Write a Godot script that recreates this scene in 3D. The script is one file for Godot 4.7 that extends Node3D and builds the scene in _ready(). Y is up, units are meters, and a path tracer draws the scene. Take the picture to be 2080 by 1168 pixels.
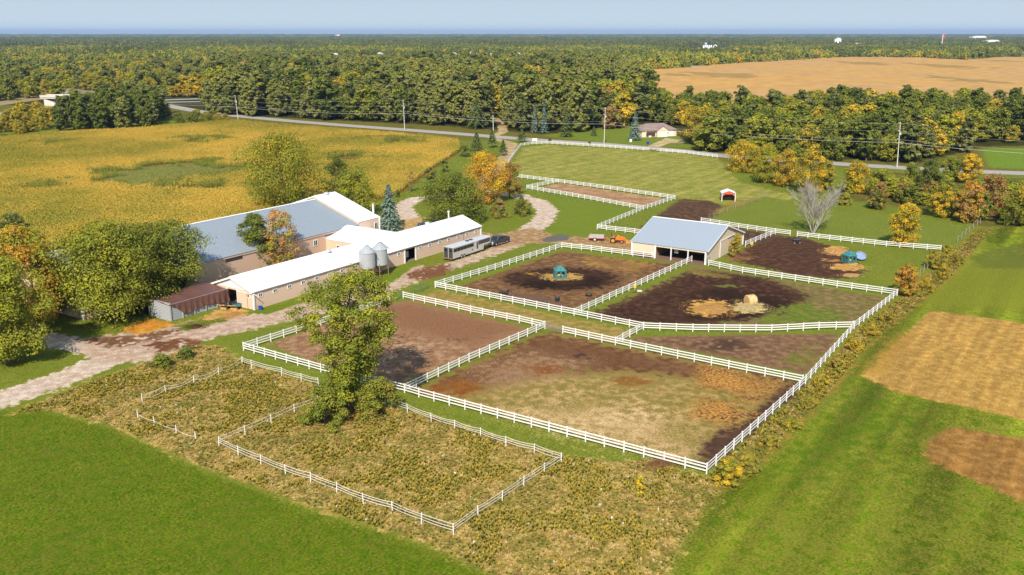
extends Node3D
# A horse farm seen from a drone: paddocks with white board fences, stable, riding hall, loafing barn, corn, woods to the horizon.
const FPX := 1850.0       # focal length in pixels of the 2080 x 1168 photograph
const CAM_H := 45.3
const HZ := 66.0          # row of the horizon
const GAIN := 1.62        # how much brighter than its own colour a sunlit level surface shows in the photograph
const SUN_TO := Vector3(-0.107, 0.656, 0.747)
var pitch := atan2(584.0 - HZ, FPX)
var names := {}
var mats := {}
var rng := RandomNumberGenerator.new()
var E3 := Vector3(0.5595, 0, -0.8288)   # direction of the long stable
var N3 := Vector3(0.8288, 0, 0.5595)    # its front normal
const YARD_TURN := 0.9770               # turn about y that lays +x along E3

# ---------------------------------------------------------------- positions and colours
func g(u: float, v: float, h := 0.0) -> Vector3:
	var x := (u - 1040.0) / FPX
	var y := -(v - 584.0) / FPX
	var fy := y * cos(pitch) - sin(pitch)
	var fz := cos(pitch) + y * sin(pitch)
	var t := (CAM_H - h) / -fy
	return Vector3(x * t, h, -fz * t)

func rowof(p: Vector3) -> float:
	var d := -p.z
	var yc := (p.y - CAM_H) * cos(pitch) + d * sin(pitch)
	var zc := d * cos(pitch) - (p.y - CAM_H) * sin(pitch)
	return 584.0 - FPX * yc / zc

func height_at(p: Vector3, vtop: float) -> float:
	var lo := 0.0
	var hi := 60.0
	for k in 40:
		var m := (lo + hi) * 0.5
		if rowof(Vector3(p.x, m, p.z)) > vtop:
			lo = m
		else:
			hi = m
	return lo

func metres(p: Vector3, px: float) -> float:
	return px / FPX * (-p.z * cos(pitch) + (CAM_H - p.y) * sin(pitch))

func yard(x: float, y: float, z: float) -> Vector3:   # stable coordinates: x along it, z out of its front wall
	return Vector3(-43.66, 0, -147.64) + E3 * x + N3 * z + Vector3(0, y, 0)

func lin(r: float, gg: float, b: float, k := 1.0) -> Color:   # photo colour -> linear base colour
	var c := Color(r / 255.0, gg / 255.0, b / 255.0).srgb_to_linear()
	return Color(c.r * k / GAIN, c.g * k / GAIN, c.b * k / GAIN)

func srg(r: float, gg: float, b: float, k := 1.0) -> Color:
	return lin(r, gg, b, k).linear_to_srgb()

func paint(c: Color, rough := 0.7, metal := 0.0) -> StandardMaterial3D:
	var key := "%s %s %s" % [c.to_html(), rough, metal]
	if not mats.has(key):
		var m := StandardMaterial3D.new()
		m.albedo_color = c
		m.roughness = rough
		m.metallic = metal
		mats[key] = m
	return mats[key]

func base(r: float, gg: float, b: float, rough := 0.7, metal := 0.0) -> StandardMaterial3D:   # linear base colour
	return paint(Color(r, gg, b).linear_to_srgb(), rough, metal)

func vmat(key: String, rough := 0.9, back := 0.0) -> StandardMaterial3D:
	if not mats.has(key):
		var m := StandardMaterial3D.new()
		m.vertex_color_use_as_albedo = true
		m.roughness = rough
		m.metallic_specular = 0.25
		if back > 0.0:
			m.backlight_enabled = true
			m.backlight = Color(back, back, back * 0.55).linear_to_srgb()
		mats[key] = m
	return mats[key]

func noise_tex(seed_: int, freq: float, a: Color, b: Color, size := 512, oct := 4) -> NoiseTexture2D:
	var n := FastNoiseLite.new()
	n.seed = seed_
	n.frequency = freq
	n.fractal_octaves = oct
	var t := NoiseTexture2D.new()
	t.width = size
	t.height = size
	t.seamless = true
	t.noise = n
	var r := Gradient.new()
	r.set_color(0, a)
	r.set_color(1, b)
	t.color_ramp = r
	return t

func worn(key: String, c: Color, dark: Color, rough: float, metal: float, scale: Vector3, seed_: int, freq := 0.02) -> StandardMaterial3D:
	if not mats.has(key):
		var m := StandardMaterial3D.new()
		m.albedo_texture = noise_tex(seed_, freq, dark, c)
		m.roughness = rough
		m.metallic = metal
		m.uv1_triplanar = true
		m.uv1_scale = scale
		mats[key] = m
	return mats[key]

# ---------------------------------------------------------------- nodes
func numbered(n: String) -> String:
	if not names.has(n):
		names[n] = 0
		return n
	names[n] += 1
	return "%s_%03d" % [n, names[n]]

func thing(n: String, label: String, cat: String, at := Vector3.ZERO, turn := 0.0, group := "") -> Node3D:
	var o := Node3D.new()
	o.name = numbered(n)
	add_child(o)
	o.position = at
	o.rotation.y = turn
	o.set_meta("label", label)
	o.set_meta("category", cat)
	if group:
		o.set_meta("group", group)
	return o

func part(n: String, m: Mesh, mat: Material, parent: Node3D, at := Vector3.ZERO) -> MeshInstance3D:
	var o := MeshInstance3D.new()
	o.name = n
	o.mesh = m
	if mat:
		o.material_override = mat
	o.position = at
	parent.add_child(o, true)
	return o

func structure(n: String, m: Mesh, mat: Material, kind := "structure") -> MeshInstance3D:
	var o := part(numbered(n), m, mat, self)
	o.set_meta("kind", kind)
	return o

class MB:
	var v := PackedVector3Array()
	var n := PackedVector3Array()
	var c := PackedColorArray()
	var uv := PackedVector2Array()
	var col := Color.WHITE
	func tri(a: Vector3, b: Vector3, d: Vector3):
		var nn := (d - a).cross(b - a).normalized()
		v.append(a); v.append(b); v.append(d)
		n.append(nn); n.append(nn); n.append(nn)
		c.append(col); c.append(col); c.append(col)
	func quad(a: Vector3, b: Vector3, d: Vector3, e: Vector3):
		tri(a, b, d)
		tri(a, d, e)
	func box(p: Vector3, s: Vector3, b := Basis.IDENTITY):
		var h := s * 0.5
		var q := []
		for k in 8:
			q.append(p + b * Vector3(h.x * (1 if k & 1 else -1), h.y * (1 if k & 2 else -1), h.z * (1 if k & 4 else -1)))
		quad(q[4], q[6], q[7], q[5]); quad(q[1], q[3], q[2], q[0])
		quad(q[0], q[2], q[6], q[4]); quad(q[5], q[7], q[3], q[1])
		quad(q[6], q[2], q[3], q[7]); quad(q[0], q[4], q[5], q[1])
	func cham(p: Vector3, s: Vector3, r: float):   # box with chamfered vertical and top edges
		var h := s * 0.5
		var lo := []
		var mid := []
		var up := []
		for k in [[1, 1, 0], [1, 1, 1], [-1, 1, 1], [-1, 1, 0], [-1, -1, 0], [-1, -1, 1], [1, -1, 1], [1, -1, 0]]:
			var px: float = k[0] * (h.x - (r if k[2] == 1 else 0.0))
			var pz: float = k[1] * (h.z - (0.0 if k[2] == 1 else r))
			lo.append(p + Vector3(px, -h.y, pz))
			mid.append(p + Vector3(px, h.y - r, pz))
			up.append(p + Vector3(px * (1 - r / h.x * 0.9), h.y, pz * (1 - r / h.z * 0.9)))
		for k in 8:
			var j := (k + 1) % 8
			quad(lo[k], mid[k], mid[j], lo[j])
			quad(mid[k], up[k], up[j], mid[j])
		for k in range(1, 7):
			tri(up[0], up[k + 1], up[k])
			tri(lo[0], lo[k], lo[k + 1])
	func tube(a: Vector3, b: Vector3, r0: float, r1: float, sides := 6, caps := true):
		var d := (b - a).normalized()
		var x := d.cross(Vector3.UP if absf(d.y) < 0.95 else Vector3.RIGHT).normalized()
		var z := x.cross(d)
		for k in sides:
			var t0 := TAU * k / sides
			var t1 := TAU * (k + 1) / sides
			var o0 := x * cos(t0) + z * sin(t0)
			var o1 := x * cos(t1) + z * sin(t1)
			var s := v.size()
			quad(a + o1 * r0, b + o1 * r1, b + o0 * r1, a + o0 * r0)
			for i in [0, 1, 3]: n[s + i] = o1
			for i in [2, 4, 5]: n[s + i] = o0
			if caps:
				tri(b, b + o0 * r1, b + o1 * r1)
				tri(a, a + o1 * r0, a + o0 * r0)
	func lathe(p: Vector3, prof: Array, sides := 16):   # prof: [radius, y] from the bottom up
		for i in prof.size() - 1:
			for k in sides:
				var t0 := TAU * k / sides
				var t1 := TAU * (k + 1) / sides
				var a: Array = prof[i]
				var b: Array = prof[i + 1]
				quad(p + Vector3(cos(t1) * a[0], a[1], sin(t1) * a[0]), p + Vector3(cos(t1) * b[0], b[1], sin(t1) * b[0]), p + Vector3(cos(t0) * b[0], b[1], sin(t0) * b[0]), p + Vector3(cos(t0) * a[0], a[1], sin(t0) * a[0]))
	func prism(outline: Array, z0: float, z1: float):   # outline of Vector2 in x, y, swept along z
		var pk := PackedVector2Array(outline)
		var ids := Geometry2D.triangulate_polygon(pk)
		for k in range(0, ids.size(), 3):
			var a := pk[ids[k]]
			var b := pk[ids[k + 1]]
			var d := pk[ids[k + 2]]
			tri(Vector3(a.x, a.y, z1), Vector3(b.x, b.y, z1), Vector3(d.x, d.y, z1))
			tri(Vector3(a.x, a.y, z0), Vector3(d.x, d.y, z0), Vector3(b.x, b.y, z0))
		for k in pk.size():
			var a := pk[k]
			var b := pk[(k + 1) % pk.size()]
			quad(Vector3(a.x, a.y, z0), Vector3(b.x, b.y, z0), Vector3(b.x, b.y, z1), Vector3(a.x, a.y, z1))
	func soften(k: float):   # normals bent upward so thin upright blades look brighter lit
		for i in n.size():
			var q := n[i] if n[i].y >= 0.0 else -n[i]
			n[i] = (q * (1.0 - k) + Vector3(0, k, 0)).normalized()
	func mesh() -> ArrayMesh:
		var arr := []
		arr.resize(Mesh.ARRAY_MAX)
		arr[Mesh.ARRAY_VERTEX] = v
		arr[Mesh.ARRAY_NORMAL] = n
		if c.size() == v.size():
			arr[Mesh.ARRAY_COLOR] = c
		if uv.size() == v.size():
			arr[Mesh.ARRAY_TEX_UV] = uv
		var m := ArrayMesh.new()
		m.add_surface_from_arrays(Mesh.PRIMITIVE_TRIANGLES, arr)
		return m

func boxm(p: Vector3, s: Vector3) -> ArrayMesh:
	var b := MB.new()
	b.box(p, s)
	return b.mesh()

# ---------------------------------------------------------------- the ground's computed colour maps
class Strip:
	var x0 := 0.0
	var z0 := 0.0       # near edge; rows run away from it
	var m := 0.1        # metres per pixel
	var nx := 0
	var nz := 0
	var jofs := 0
	var layers := []
	var nf: PackedByteArray
	var nm: PackedByteArray
	var nc: PackedByteArray
	var buf: PackedByteArray
	func run():
		buf.resize(nx * nz * 3)
		for l in layers:
			lay(l)
	func dist(l: Dictionary, p: Vector2) -> float:
		var pts: PackedVector2Array = l.pts
		var best := 1e9
		var n := pts.size()
		for k in (n - 1 if l.has("hw") else n):
			best = minf(best, p.distance_squared_to(Geometry2D.get_closest_point_to_segment(p, pts[k], pts[(k + 1) % n])))
		best = sqrt(best)
		if l.has("hw"):
			return l.hw - best
		return best if Geometry2D.is_point_in_polygon(p, pts) else -best
	func lay(l: Dictionary):
		var i0 := 0
		var j0 := 0
		var i1 := nx
		var j1 := nz
		var edge: float = l.get("edge", 0.5)
		var wob: float = l.get("wob", 0.8)
		var data := PackedByteArray()
		var bw := nx
		var whole: bool = not l.has("pts")
		if not whole:
			var r := Rect2(l.pts[0], Vector2.ZERO)
			for p in l.pts:
				r = r.expand(p)
			r = r.grow(edge + wob + l.get("hw", 0.0) + 1.0)
			i0 = maxi(0, int((r.position.x - x0) / m))
			i1 = mini(nx, int((r.end.x - x0) / m) + 1)
			j0 = maxi(0, int((z0 - r.end.y) / m))
			j1 = mini(nz, int((z0 - r.position.y) / m) + 1)
			if i1 <= i0 or j1 <= j0:
				return
			var cs := maxi(2, int(0.9 / m))
			var cw := (i1 - i0) / cs + 2
			var ch := (j1 - j0) / cs + 2
			var raw := PackedByteArray()
			raw.resize(cw * ch)
			for b in ch:
				for a in cw:
					var p := Vector2(x0 + (i0 + (a + 0.5) * cs) * m, z0 - (j0 + (b + 0.5) * cs) * m)
					raw[b * cw + a] = clampi(int(128.5 + dist(l, p) * 16.0), 0, 255)
			var im := Image.create_from_data(cw, ch, false, Image.FORMAT_L8, raw)
			bw = cw * cs
			im.resize(bw, ch * cs, Image.INTERPOLATE_BILINEAR)
			data = im.get_data()
		var c0: Vector3 = l.c[0]
		var c1: Vector3 = l.c[1]
		var c2: Vector3 = l.c[2]
		var grain: float = l.get("grain", 0.12)
		var cover: float = l.get("cover", 2.0)
		var speck: float = l.get("speck", 0.35)
		var alpha: float = l.get("alpha", 1.0)
		var sp: int = l.get("step", 1)
		var stripe: Array = l.get("stripe", [])
		var sx := 0.0
		var sz := 0.0
		var samp := 0.0
		if stripe:
			sx = stripe[0] * m * 20.0 / stripe[2]
			sz = -stripe[1] * m * 20.0 / stripe[2]
			samp = stripe[3] / 60.0
		var lx := -sz * 0.06
		var lz := sx * 0.06
		var inv := 0.5 / maxf(edge, 0.01)
		var wk := wob / 90.0
		for j in range(j0, j1):
			var gj := j + jofs
			var k := (j * nx + i0) * 3 - 3
			var dk := (j - j0) * bw - i0
			var r1 := ((gj * sp) & 511) * 512
			var r2 := ((gj * 3 / 2 + 91) & 511) * 512
			var rc := ((gj / 3 + 17) & 511) * 512
			for i in range(i0, i1):
				k += 3
				var n1 := nm[r1 + ((i * sp + 37) & 511)] - 128
				var a := alpha
				if not whole:
					var sd := (data[dk + i] - 128) * 0.0625 + n1 * wk
					if sd < -edge:
						continue
					if sd < edge:
						a = alpha * (sd + edge) * inv
				var f := nf[r2 + ((i + gj / 7) & 511)] - 128
				var q := nc[rc + ((i / 3) & 511)]
				if cover < 1.5:
					var h := (q * 0.5 + (n1 + 128) * 0.5) / 255.0
					a *= clampf((cover - h) * 6.0 + 0.5, 0.0, 1.0)
				if a < 1.0:
					a = clampf((a - 0.5) * 1.7 + 0.5 + f * speck / 100.0, 0.0, 1.0)
					a = minf(a, alpha)
					if a <= 0.0:
						continue
				var t := q / 255.0
				var t2 := clampf(n1 / 110.0 + 0.3, 0.0, 1.0)
				var br := 1.0 + f * grain / 70.0 + n1 * grain / 200.0
				if samp > 0.0:
					br += samp * (nm[(int(i * lx + gj * lz + 4096.0) & 511) * 512 + (int(i * sx + gj * sz + 8192.0) & 511)] - 128)
				var cr := lerpf(lerpf(c0.x, c1.x, t), c2.x, t2) * br
				var cg := lerpf(lerpf(c0.y, c1.y, t), c2.y, t2) * br
				var cb := lerpf(lerpf(c0.z, c1.z, t), c2.z, t2) * br
				if a < 1.0:
					cr = lerpf(buf[k], cr, a)
					cg = lerpf(buf[k + 1], cg, a)
					cb = lerpf(buf[k + 2], cb, a)
				buf[k] = clampi(int(cr), 2, 255)
				buf[k + 1] = clampi(int(cg), 2, 255)
				buf[k + 2] = clampi(int(cb), 2, 255)

var layers := []
func c3(r, gg, b) -> Vector3:
	var c := srg(r, gg, b)
	return Vector3(c.r, c.g, c.b) * 255.0

func pts2(px: Array) -> PackedVector2Array:
	var out := PackedVector2Array()
	for k in range(0, px.size(), 2):
		var p := g(px[k], px[k + 1])
		out.append(Vector2(p.x, p.z))
	return out

func ell(u: float, v: float, ru: float, rv: float) -> Array:
	var out := []
	for k in 14:
		out.append(u + cos(TAU * k / 14) * ru)
		out.append(v + sin(TAU * k / 14) * rv)
	return out

func zone(px: Array, a: Array, b: Array, c: Array, opt := {}):
	var d := opt.duplicate()
	if px:
		d.pts = pts2(px)
	var kb: float = opt.get("kb", 0.88)
	d.c = [c3(a[0], a[1], a[2] * kb), c3(b[0], b[1], b[2] * kb), c3(c[0], c[1], c[2] * kb)]
	layers.append(d)

func noise_bytes(s: int, f: float, oct: int) -> PackedByteArray:
	var n := FastNoiseLite.new()
	n.seed = s
	n.frequency = f
	n.fractal_octaves = oct
	return n.get_seamless_image(512, 512).get_data()

func ground_map(n: String, x0: float, z0: float, w: float, d: float, m: float, y: float, detail: Texture2D):
	var nx := int(w / m)
	var nz := int(d / m)
	var parts := 4
	var strips := []
	var nf := noise_bytes(3, 0.31, 2)
	var nm := noise_bytes(5, 0.055, 4)
	var nc := noise_bytes(8, 0.03, 4)
	for k in parts:
		var s := Strip.new()
		var a := nz * k / parts
		s.x0 = x0; s.z0 = z0 - a * m; s.m = m; s.nx = nx; s.nz = nz * (k + 1) / parts - a; s.jofs = a
		s.layers = layers; s.nf = nf; s.nm = nm; s.nc = nc
		strips.append(s)
	var id := WorkerThreadPool.add_group_task(func(k): strips[k].run(), parts)
	WorkerThreadPool.wait_for_group_task_completion(id)
	var all := PackedByteArray()
	for s in strips:
		all.append_array(s.buf)
	var tex := ImageTexture.create_from_image(Image.create_from_data(nx, nz, false, Image.FORMAT_RGB8, all))
	var mat := StandardMaterial3D.new()
	mat.albedo_texture = tex
	mat.texture_repeat = false
	mat.roughness = 0.95
	mat.metallic_specular = 0.2
	var b := MB.new()
	var p := [Vector3(x0, y, z0), Vector3(x0, y, z0 - nz * m), Vector3(x0 + nx * m, y, z0 - nz * m), Vector3(x0 + nx * m, y, z0)]
	b.quad(p[0], p[1], p[2], p[3])
	b.uv = PackedVector2Array([Vector2(0, 0), Vector2(0, 1), Vector2(1, 1), Vector2(0, 0), Vector2(1, 1), Vector2(1, 0)])
	b.c = PackedColorArray()
	structure(n, b.mesh(), mat)

func ground_layers():
	var E := [0.5595, -0.8288]
	# meadows and lawns
	zone([], [130, 142, 50], [148, 152, 66], [112, 128, 38], {"grain": 0.16})
	# under the woods and along the road
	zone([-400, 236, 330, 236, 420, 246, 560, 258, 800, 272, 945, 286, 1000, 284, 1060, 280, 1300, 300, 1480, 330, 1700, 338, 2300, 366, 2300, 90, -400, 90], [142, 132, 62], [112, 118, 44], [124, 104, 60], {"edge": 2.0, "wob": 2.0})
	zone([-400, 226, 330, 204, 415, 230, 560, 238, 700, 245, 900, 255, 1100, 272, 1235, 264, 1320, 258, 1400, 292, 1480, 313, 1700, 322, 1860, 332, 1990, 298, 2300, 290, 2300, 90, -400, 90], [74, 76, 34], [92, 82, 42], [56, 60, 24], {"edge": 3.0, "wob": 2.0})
	zone([1100, 276, 1215, 258, 1300, 252, 1360, 262, 1400, 292, 1420, 303, 1230, 290], [132, 148, 54], [146, 154, 66], [116, 136, 44], {"edge": 1.5})
	zone([1990, 302, 2300, 296, 2300, 352, 2010, 340], [130, 156, 52], [142, 162, 66], [116, 146, 42], {"edge": 1.5})
	zone([1690, 396, 1760, 410, 1850, 424, 1900, 434, 1985, 458, 2300, 474, 2300, 368, 1990, 360, 1860, 352, 1740, 346], [122, 116, 58], [134, 126, 66], [104, 98, 48], {"edge": 2.0, "wob": 2.0})
	# corn field soil
	zone([-300, 268, 0, 282, 130, 270, 330, 259, 430, 251, 480, 248, 600, 259, 800, 272, 935, 287, 940, 305, 880, 345, 820, 392, 760, 410, 700, 400, 560, 440, 400, 470, 120, 505, -300, 560], [150, 124, 50], [128, 116, 42], [120, 98, 44], {"edge": 1.0})
	zone([195, 362, 260, 340, 400, 330, 480, 335, 470, 352, 380, 372, 250, 375], [146, 150, 76], [160, 150, 92], [128, 142, 62], {"edge": 2.5, "wob": 3.0})
	# pasture behind the farm
	zone([1040, 332, 1062, 300, 1110, 294, 1230, 301, 1390, 311, 1460, 322, 1500, 370, 1620, 398, 1560, 430, 1380, 402, 1140, 362, 1060, 356], [166, 164, 84], [156, 160, 72], [178, 166, 100], {"edge": 1.5, "stripe": [0.83, 0.56, 3.2, 0.05]})
	zone([1330, 440, 1560, 400, 1800, 440, 1990, 460, 1905, 505, 1620, 476, 1440, 448], [132, 144, 58], [148, 152, 70], [116, 132, 48], {"edge": 1.5, "grain": 0.2})
	zone([1060, 388, 1290, 428, 1215, 462, 1205, 480, 1110, 480, 1130, 440, 1115, 410, 1085, 400], [130, 146, 48], [140, 152, 58], [118, 136, 40], {"edge": 0.8})
	# foreground lawns
	zone([-60, 836, 90, 832, 230, 870, 420, 958, 640, 1040, 870, 1112, 1070, 1190, 1070, 1260, -60, 1260], [110, 128, 22], [130, 140, 38], [90, 114, 16], {"edge": 0.8, "wob": 1.0, "grain": 0.2})
	zone([-60, 836, 90, 832, 230, 870, 420, 958, 640, 1040, 870, 1112, 1070, 1190, 1070, 1260, -60, 1260], [128, 132, 44], [124, 140, 40], [76, 112, 34], {"edge": 0.8, "cover": 0.42, "alpha": 0.6})
	zone([1320, 1260, 1430, 1015, 1560, 932, 1690, 800, 1840, 605, 2010, 462, 2400, 440, 2400, 1260], [124, 136, 32], [160, 156, 66], [100, 122, 22], {"edge": 0.8, "wob": 0.8, "grain": 0.18, "stripe": [0.83, 0.56, 7.0, 0.16]})
	zone([1760, 560, 2400, 470, 2400, 640, 1900, 625], [158, 156, 58], [136, 146, 44], [144, 144, 50], {"edge": 3.0, "wob": 2.0, "alpha": 0.7})
	zone([1400, 1070, 1650, 960, 1900, 950, 2200, 1050, 2200, 1260, 1350, 1260], [162, 156, 70], [118, 136, 34], [136, 140, 46], {"edge": 4.0, "wob": 3.0, "cover": 0.5, "alpha": 0.6})
	zone([1480, 1010, 1600, 920, 1760, 780, 1850, 870, 1700, 960], [94, 128, 22], [108, 136, 30], [84, 118, 16], {"edge": 5.0, "wob": 4.0, "alpha": 0.5})
	zone([1745, 762, 1892, 630, 2120, 662, 2120, 862, 1820, 797], [206, 160, 92], [190, 148, 82], [214, 170, 104], {"edge": 0.5, "wob": 0.3, "stripe": [0.83, 0.56, 2.4, 0.07]})
	zone([1745, 758, 1800, 690, 1840, 665, 1850, 690, 1790, 760], [184, 150, 60], [172, 142, 64], [196, 140, 80], {"edge": 1.2, "alpha": 0.7, "stripe": [0.83, 0.56, 2.4, 0.05]})
	zone([1876, 915, 1890, 890, 1935, 866, 2120, 900, 2120, 1040, 1960, 968, 1885, 938], [180, 128, 74], [164, 122, 68], [188, 142, 88], {"edge": 0.7, "wob": 0.5, "stripe": [0.83, 0.56, 2.1, 0.07]})
	zone([1965, 520, 2120, 482, 2120, 545, 1990, 545], [110, 118, 50], [128, 128, 60], [98, 112, 42], {"edge": 1.0, "alpha": 0.7})
	# weeds
	zone([10, 842, 120, 799, 300, 732, 400, 698, 440, 700, 500, 736, 640, 776, 740, 806, 900, 852, 1060, 902, 1140, 922, 1245, 938, 1300, 935, 1436, 968, 1480, 990, 1430, 1040, 1340, 1190, 1060, 1200, 870, 1108, 640, 1034, 420, 954, 230, 868, 100, 832], [186, 160, 92], [150, 138, 66], [200, 170, 112], {"edge": 1.0, "grain": 0.2})
	zone([1440, 966, 1640, 782, 1740, 670, 1828, 603, 1905, 540, 1985, 462, 2016, 462, 1940, 558, 1855, 628, 1765, 704, 1700, 790, 1570, 922, 1490, 992], [158, 146, 64], [132, 132, 50], [176, 138, 70], {"edge": 0.8})
	# lane between the paddocks
	zone([830, 612, 890, 588, 1166, 648, 1250, 664, 1300, 672, 1250, 698, 1150, 676, 1107, 664], [172, 146, 86], [150, 142, 62], [186, 152, 106], {"edge": 0.8, "wob": 1.2})
	# dirt yards
	zone([1290, 472, 1330, 440, 1385, 403, 1440, 408, 1475, 420, 1440, 448, 1512, 466, 1600, 480, 1560, 492, 1500, 500, 1420, 500], [104, 76, 64], [84, 60, 50], [124, 94, 78], {"edge": 0.8, "wob": 1.0})
	zone([1420, 440, 1520, 395, 1570, 390, 1490, 430], [196, 150, 84], [130, 140, 60], [170, 140, 70], {"edge": 1.0, "cover": 0.5, "wob": 1.5})
	# drives
	for q in [[[-60, 832, 0, 812, 120, 772, 230, 727, 330, 694], 3.0], [[330, 694, 480, 655, 640, 630, 800, 575, 900, 540, 1000, 503, 1070, 472, 1104, 448, 1112, 428, 1094, 411, 1056, 398], 2.9], [[1056, 398, 980, 388, 900, 398, 838, 405, 818, 420, 838, 450, 900, 462], 2.6], [[1060, 488, 1150, 488, 1290, 496], 2.7], [[250, 722, 170, 702, 90, 688], 2.7]]:
		var l := {"hw": q[1], "edge": 0.5, "wob": 0.7, "grain": 0.12, "kb": 0.98}
		zone(q[0], [232, 208, 190], [218, 188, 166], [238, 218, 202], l)
	zone([150, 690, 330, 664, 440, 640, 530, 640, 700, 585, 790, 560, 850, 540, 900, 520, 930, 528, 1000, 505, 1070, 480, 1060, 500, 900, 555, 800, 590, 640, 640, 420, 690, 300, 735, 200, 740], [218, 188, 166], [206, 170, 146], [226, 200, 180], {"edge": 0.8, "wob": 1.0, "kb": 0.98})
	zone([960, 470, 1010, 476, 1080, 462, 1130, 478, 1290, 488, 1285, 512, 1140, 492, 1060, 496, 1000, 505, 985, 490], [188, 150, 118], [170, 128, 100], [204, 172, 146], {"edge": 0.7, "wob": 0.8})
	zone([770, 455, 860, 440, 890, 462, 840, 485, 800, 482], [214, 176, 128], [196, 156, 110], [222, 190, 150], {"edge": 0.8})
	zone([300, 700, 360, 684, 425, 690, 400, 706, 320, 716], [128, 80, 58], [146, 98, 74], [112, 70, 52], {"edge": 0.6, "wob": 1.2, "cover": 0.62})
	zone([820, 560, 870, 536, 920, 536, 905, 560, 850, 572], [140, 92, 68], [158, 112, 86], [120, 78, 58], {"edge": 0.8, "wob": 1.3, "cover": 0.58})
	zone([160, 690, 330, 672, 400, 660, 380, 680, 240, 706], [128, 90, 72], [150, 108, 86], [112, 80, 64], {"edge": 0.8, "wob": 1.4, "cover": 0.6})
	zone([245, 672, 300, 645, 350, 655, 340, 666, 280, 680], [230, 160, 62], [214, 140, 56], [236, 178, 96], {"edge": 0.5, "wob": 0.7})
	zone([405, 650, 440, 628, 500, 628, 500, 640, 440, 656], [214, 170, 104], [196, 146, 84], [224, 184, 126], {"edge": 0.5, "wob": 0.7})
	zone([355, 662, 420, 645, 470, 640, 460, 652, 380, 672], [118, 130, 44], [134, 140, 56], [100, 116, 36], {"edge": 0.5, "wob": 0.8})
	zone([520, 632, 640, 596, 700, 575, 720, 570, 700, 588, 620, 612, 540, 640], [122, 140, 40], [136, 148, 52], [106, 128, 32], {"edge": 0.5, "wob": 0.4})
	zone([770, 565, 830, 538, 832, 550, 800, 572, 770, 585], [124, 144, 40], [136, 150, 50], [108, 132, 32], {"edge": 0.4, "wob": 0.5})
	zone([850, 534, 905, 508, 990, 500, 1010, 496, 990, 508, 925, 530, 870, 542], [132, 142, 48], [154, 150, 68], [114, 130, 36], {"edge": 0.4, "wob": 0.6})
	zone([1098, 486, 1130, 476, 1160, 478, 1150, 488, 1110, 492], [120, 116, 122], [136, 128, 130], [110, 108, 116], {"edge": 0.3, "wob": 0.5})
	# west paddock
	zone([545, 700, 655, 657, 790, 614, 830, 612, 1062, 664, 1075, 672, 822, 776, 806, 782, 648, 742], [176, 134, 112], [160, 114, 92], [188, 150, 130], {"edge": 0.6, "wob": 0.7})
	zone([780, 620, 830, 614, 1060, 666, 960, 700, 800, 660], [154, 108, 86], [168, 122, 100], [138, 94, 74], {"edge": 3.0, "wob": 2.5, "alpha": 0.8})
	zone([700, 700, 860, 690, 930, 700, 820, 740, 700, 730], [196, 158, 138], [184, 144, 124], [206, 172, 154], {"edge": 2.5, "wob": 2.0, "alpha": 0.6})
	zone([660, 690, 900, 660, 960, 690, 800, 750], [92, 62, 54], [100, 70, 60], [84, 58, 50], {"edge": 1.0, "cover": 0.36, "alpha": 0.7, "step": 2})
	# big paddock in front
	zone([1120, 676, 1160, 682, 1640, 778, 1600, 815, 1440, 945, 1425, 950, 850, 797, 852, 786, 1090, 680], [174, 148, 94], [148, 134, 72], [196, 162, 116], {"edge": 0.6, "wob": 0.8})
	zone([1120, 678, 1200, 694, 1420, 738, 1600, 775, 1500, 776, 1260, 752, 1100, 762, 930, 800, 850, 796, 870, 780, 1085, 684], [124, 82, 62], [148, 106, 84], [104, 66, 50], {"edge": 2.0, "wob": 2.0, "alpha": 0.92})
	zone([960, 745, 1080, 715, 1200, 735, 1120, 775, 990, 790], [186, 146, 124], [172, 130, 108], [198, 162, 142], {"edge": 3.0, "wob": 2.5, "alpha": 0.7})
	zone([860, 790, 940, 768, 990, 778, 960, 805, 880, 800], [158, 98, 50], [176, 122, 66], [138, 84, 44], {"edge": 1.2, "wob": 1.5, "cover": 0.6})
	zone([1040, 742, 1130, 732, 1150, 750, 1080, 764], [150, 92, 54], [164, 110, 66], [136, 82, 46], {"edge": 1.5, "wob": 1.5, "cover": 0.55})
	zone([1230, 765, 1320, 762, 1330, 780, 1260, 785], [160, 112, 58], [170, 122, 70], [140, 96, 50], {"edge": 1.2, "wob": 1.5, "cover": 0.5})
	zone([1000, 830, 1180, 800, 1380, 850, 1440, 900, 1420, 945, 1250, 905, 1080, 862], [226, 190, 152], [214, 176, 136], [234, 200, 168], {"edge": 5.0, "wob": 3.0, "cover": 0.66, "alpha": 0.85})
	zone([1600, 772, 1640, 779, 1600, 820, 1445, 948, 1415, 945, 1430, 900, 1540, 830], [92, 66, 60], [108, 78, 68], [80, 58, 52], {"edge": 1.0, "wob": 1.0})
	zone([1400, 742, 1480, 755, 1600, 780, 1560, 825, 1460, 872, 1410, 850, 1420, 800], [86, 62, 54], [98, 70, 60], [78, 56, 48], {"edge": 1.5, "wob": 1.8, "cover": 0.5})
	zone([1400, 742, 1480, 752, 1590, 780, 1555, 825, 1460, 866, 1405, 850, 1420, 800], [200, 144, 80], [182, 128, 70], [212, 158, 94], {"edge": 2.5, "wob": 3.0, "cover": 0.6, "step": 3, "grain": 0.22})
	zone(ell(1180, 724, 22, 4), [70, 58, 72], [86, 72, 80], [60, 50, 64], {"edge": 0.5, "wob": 1.0, "alpha": 0.7})
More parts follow.
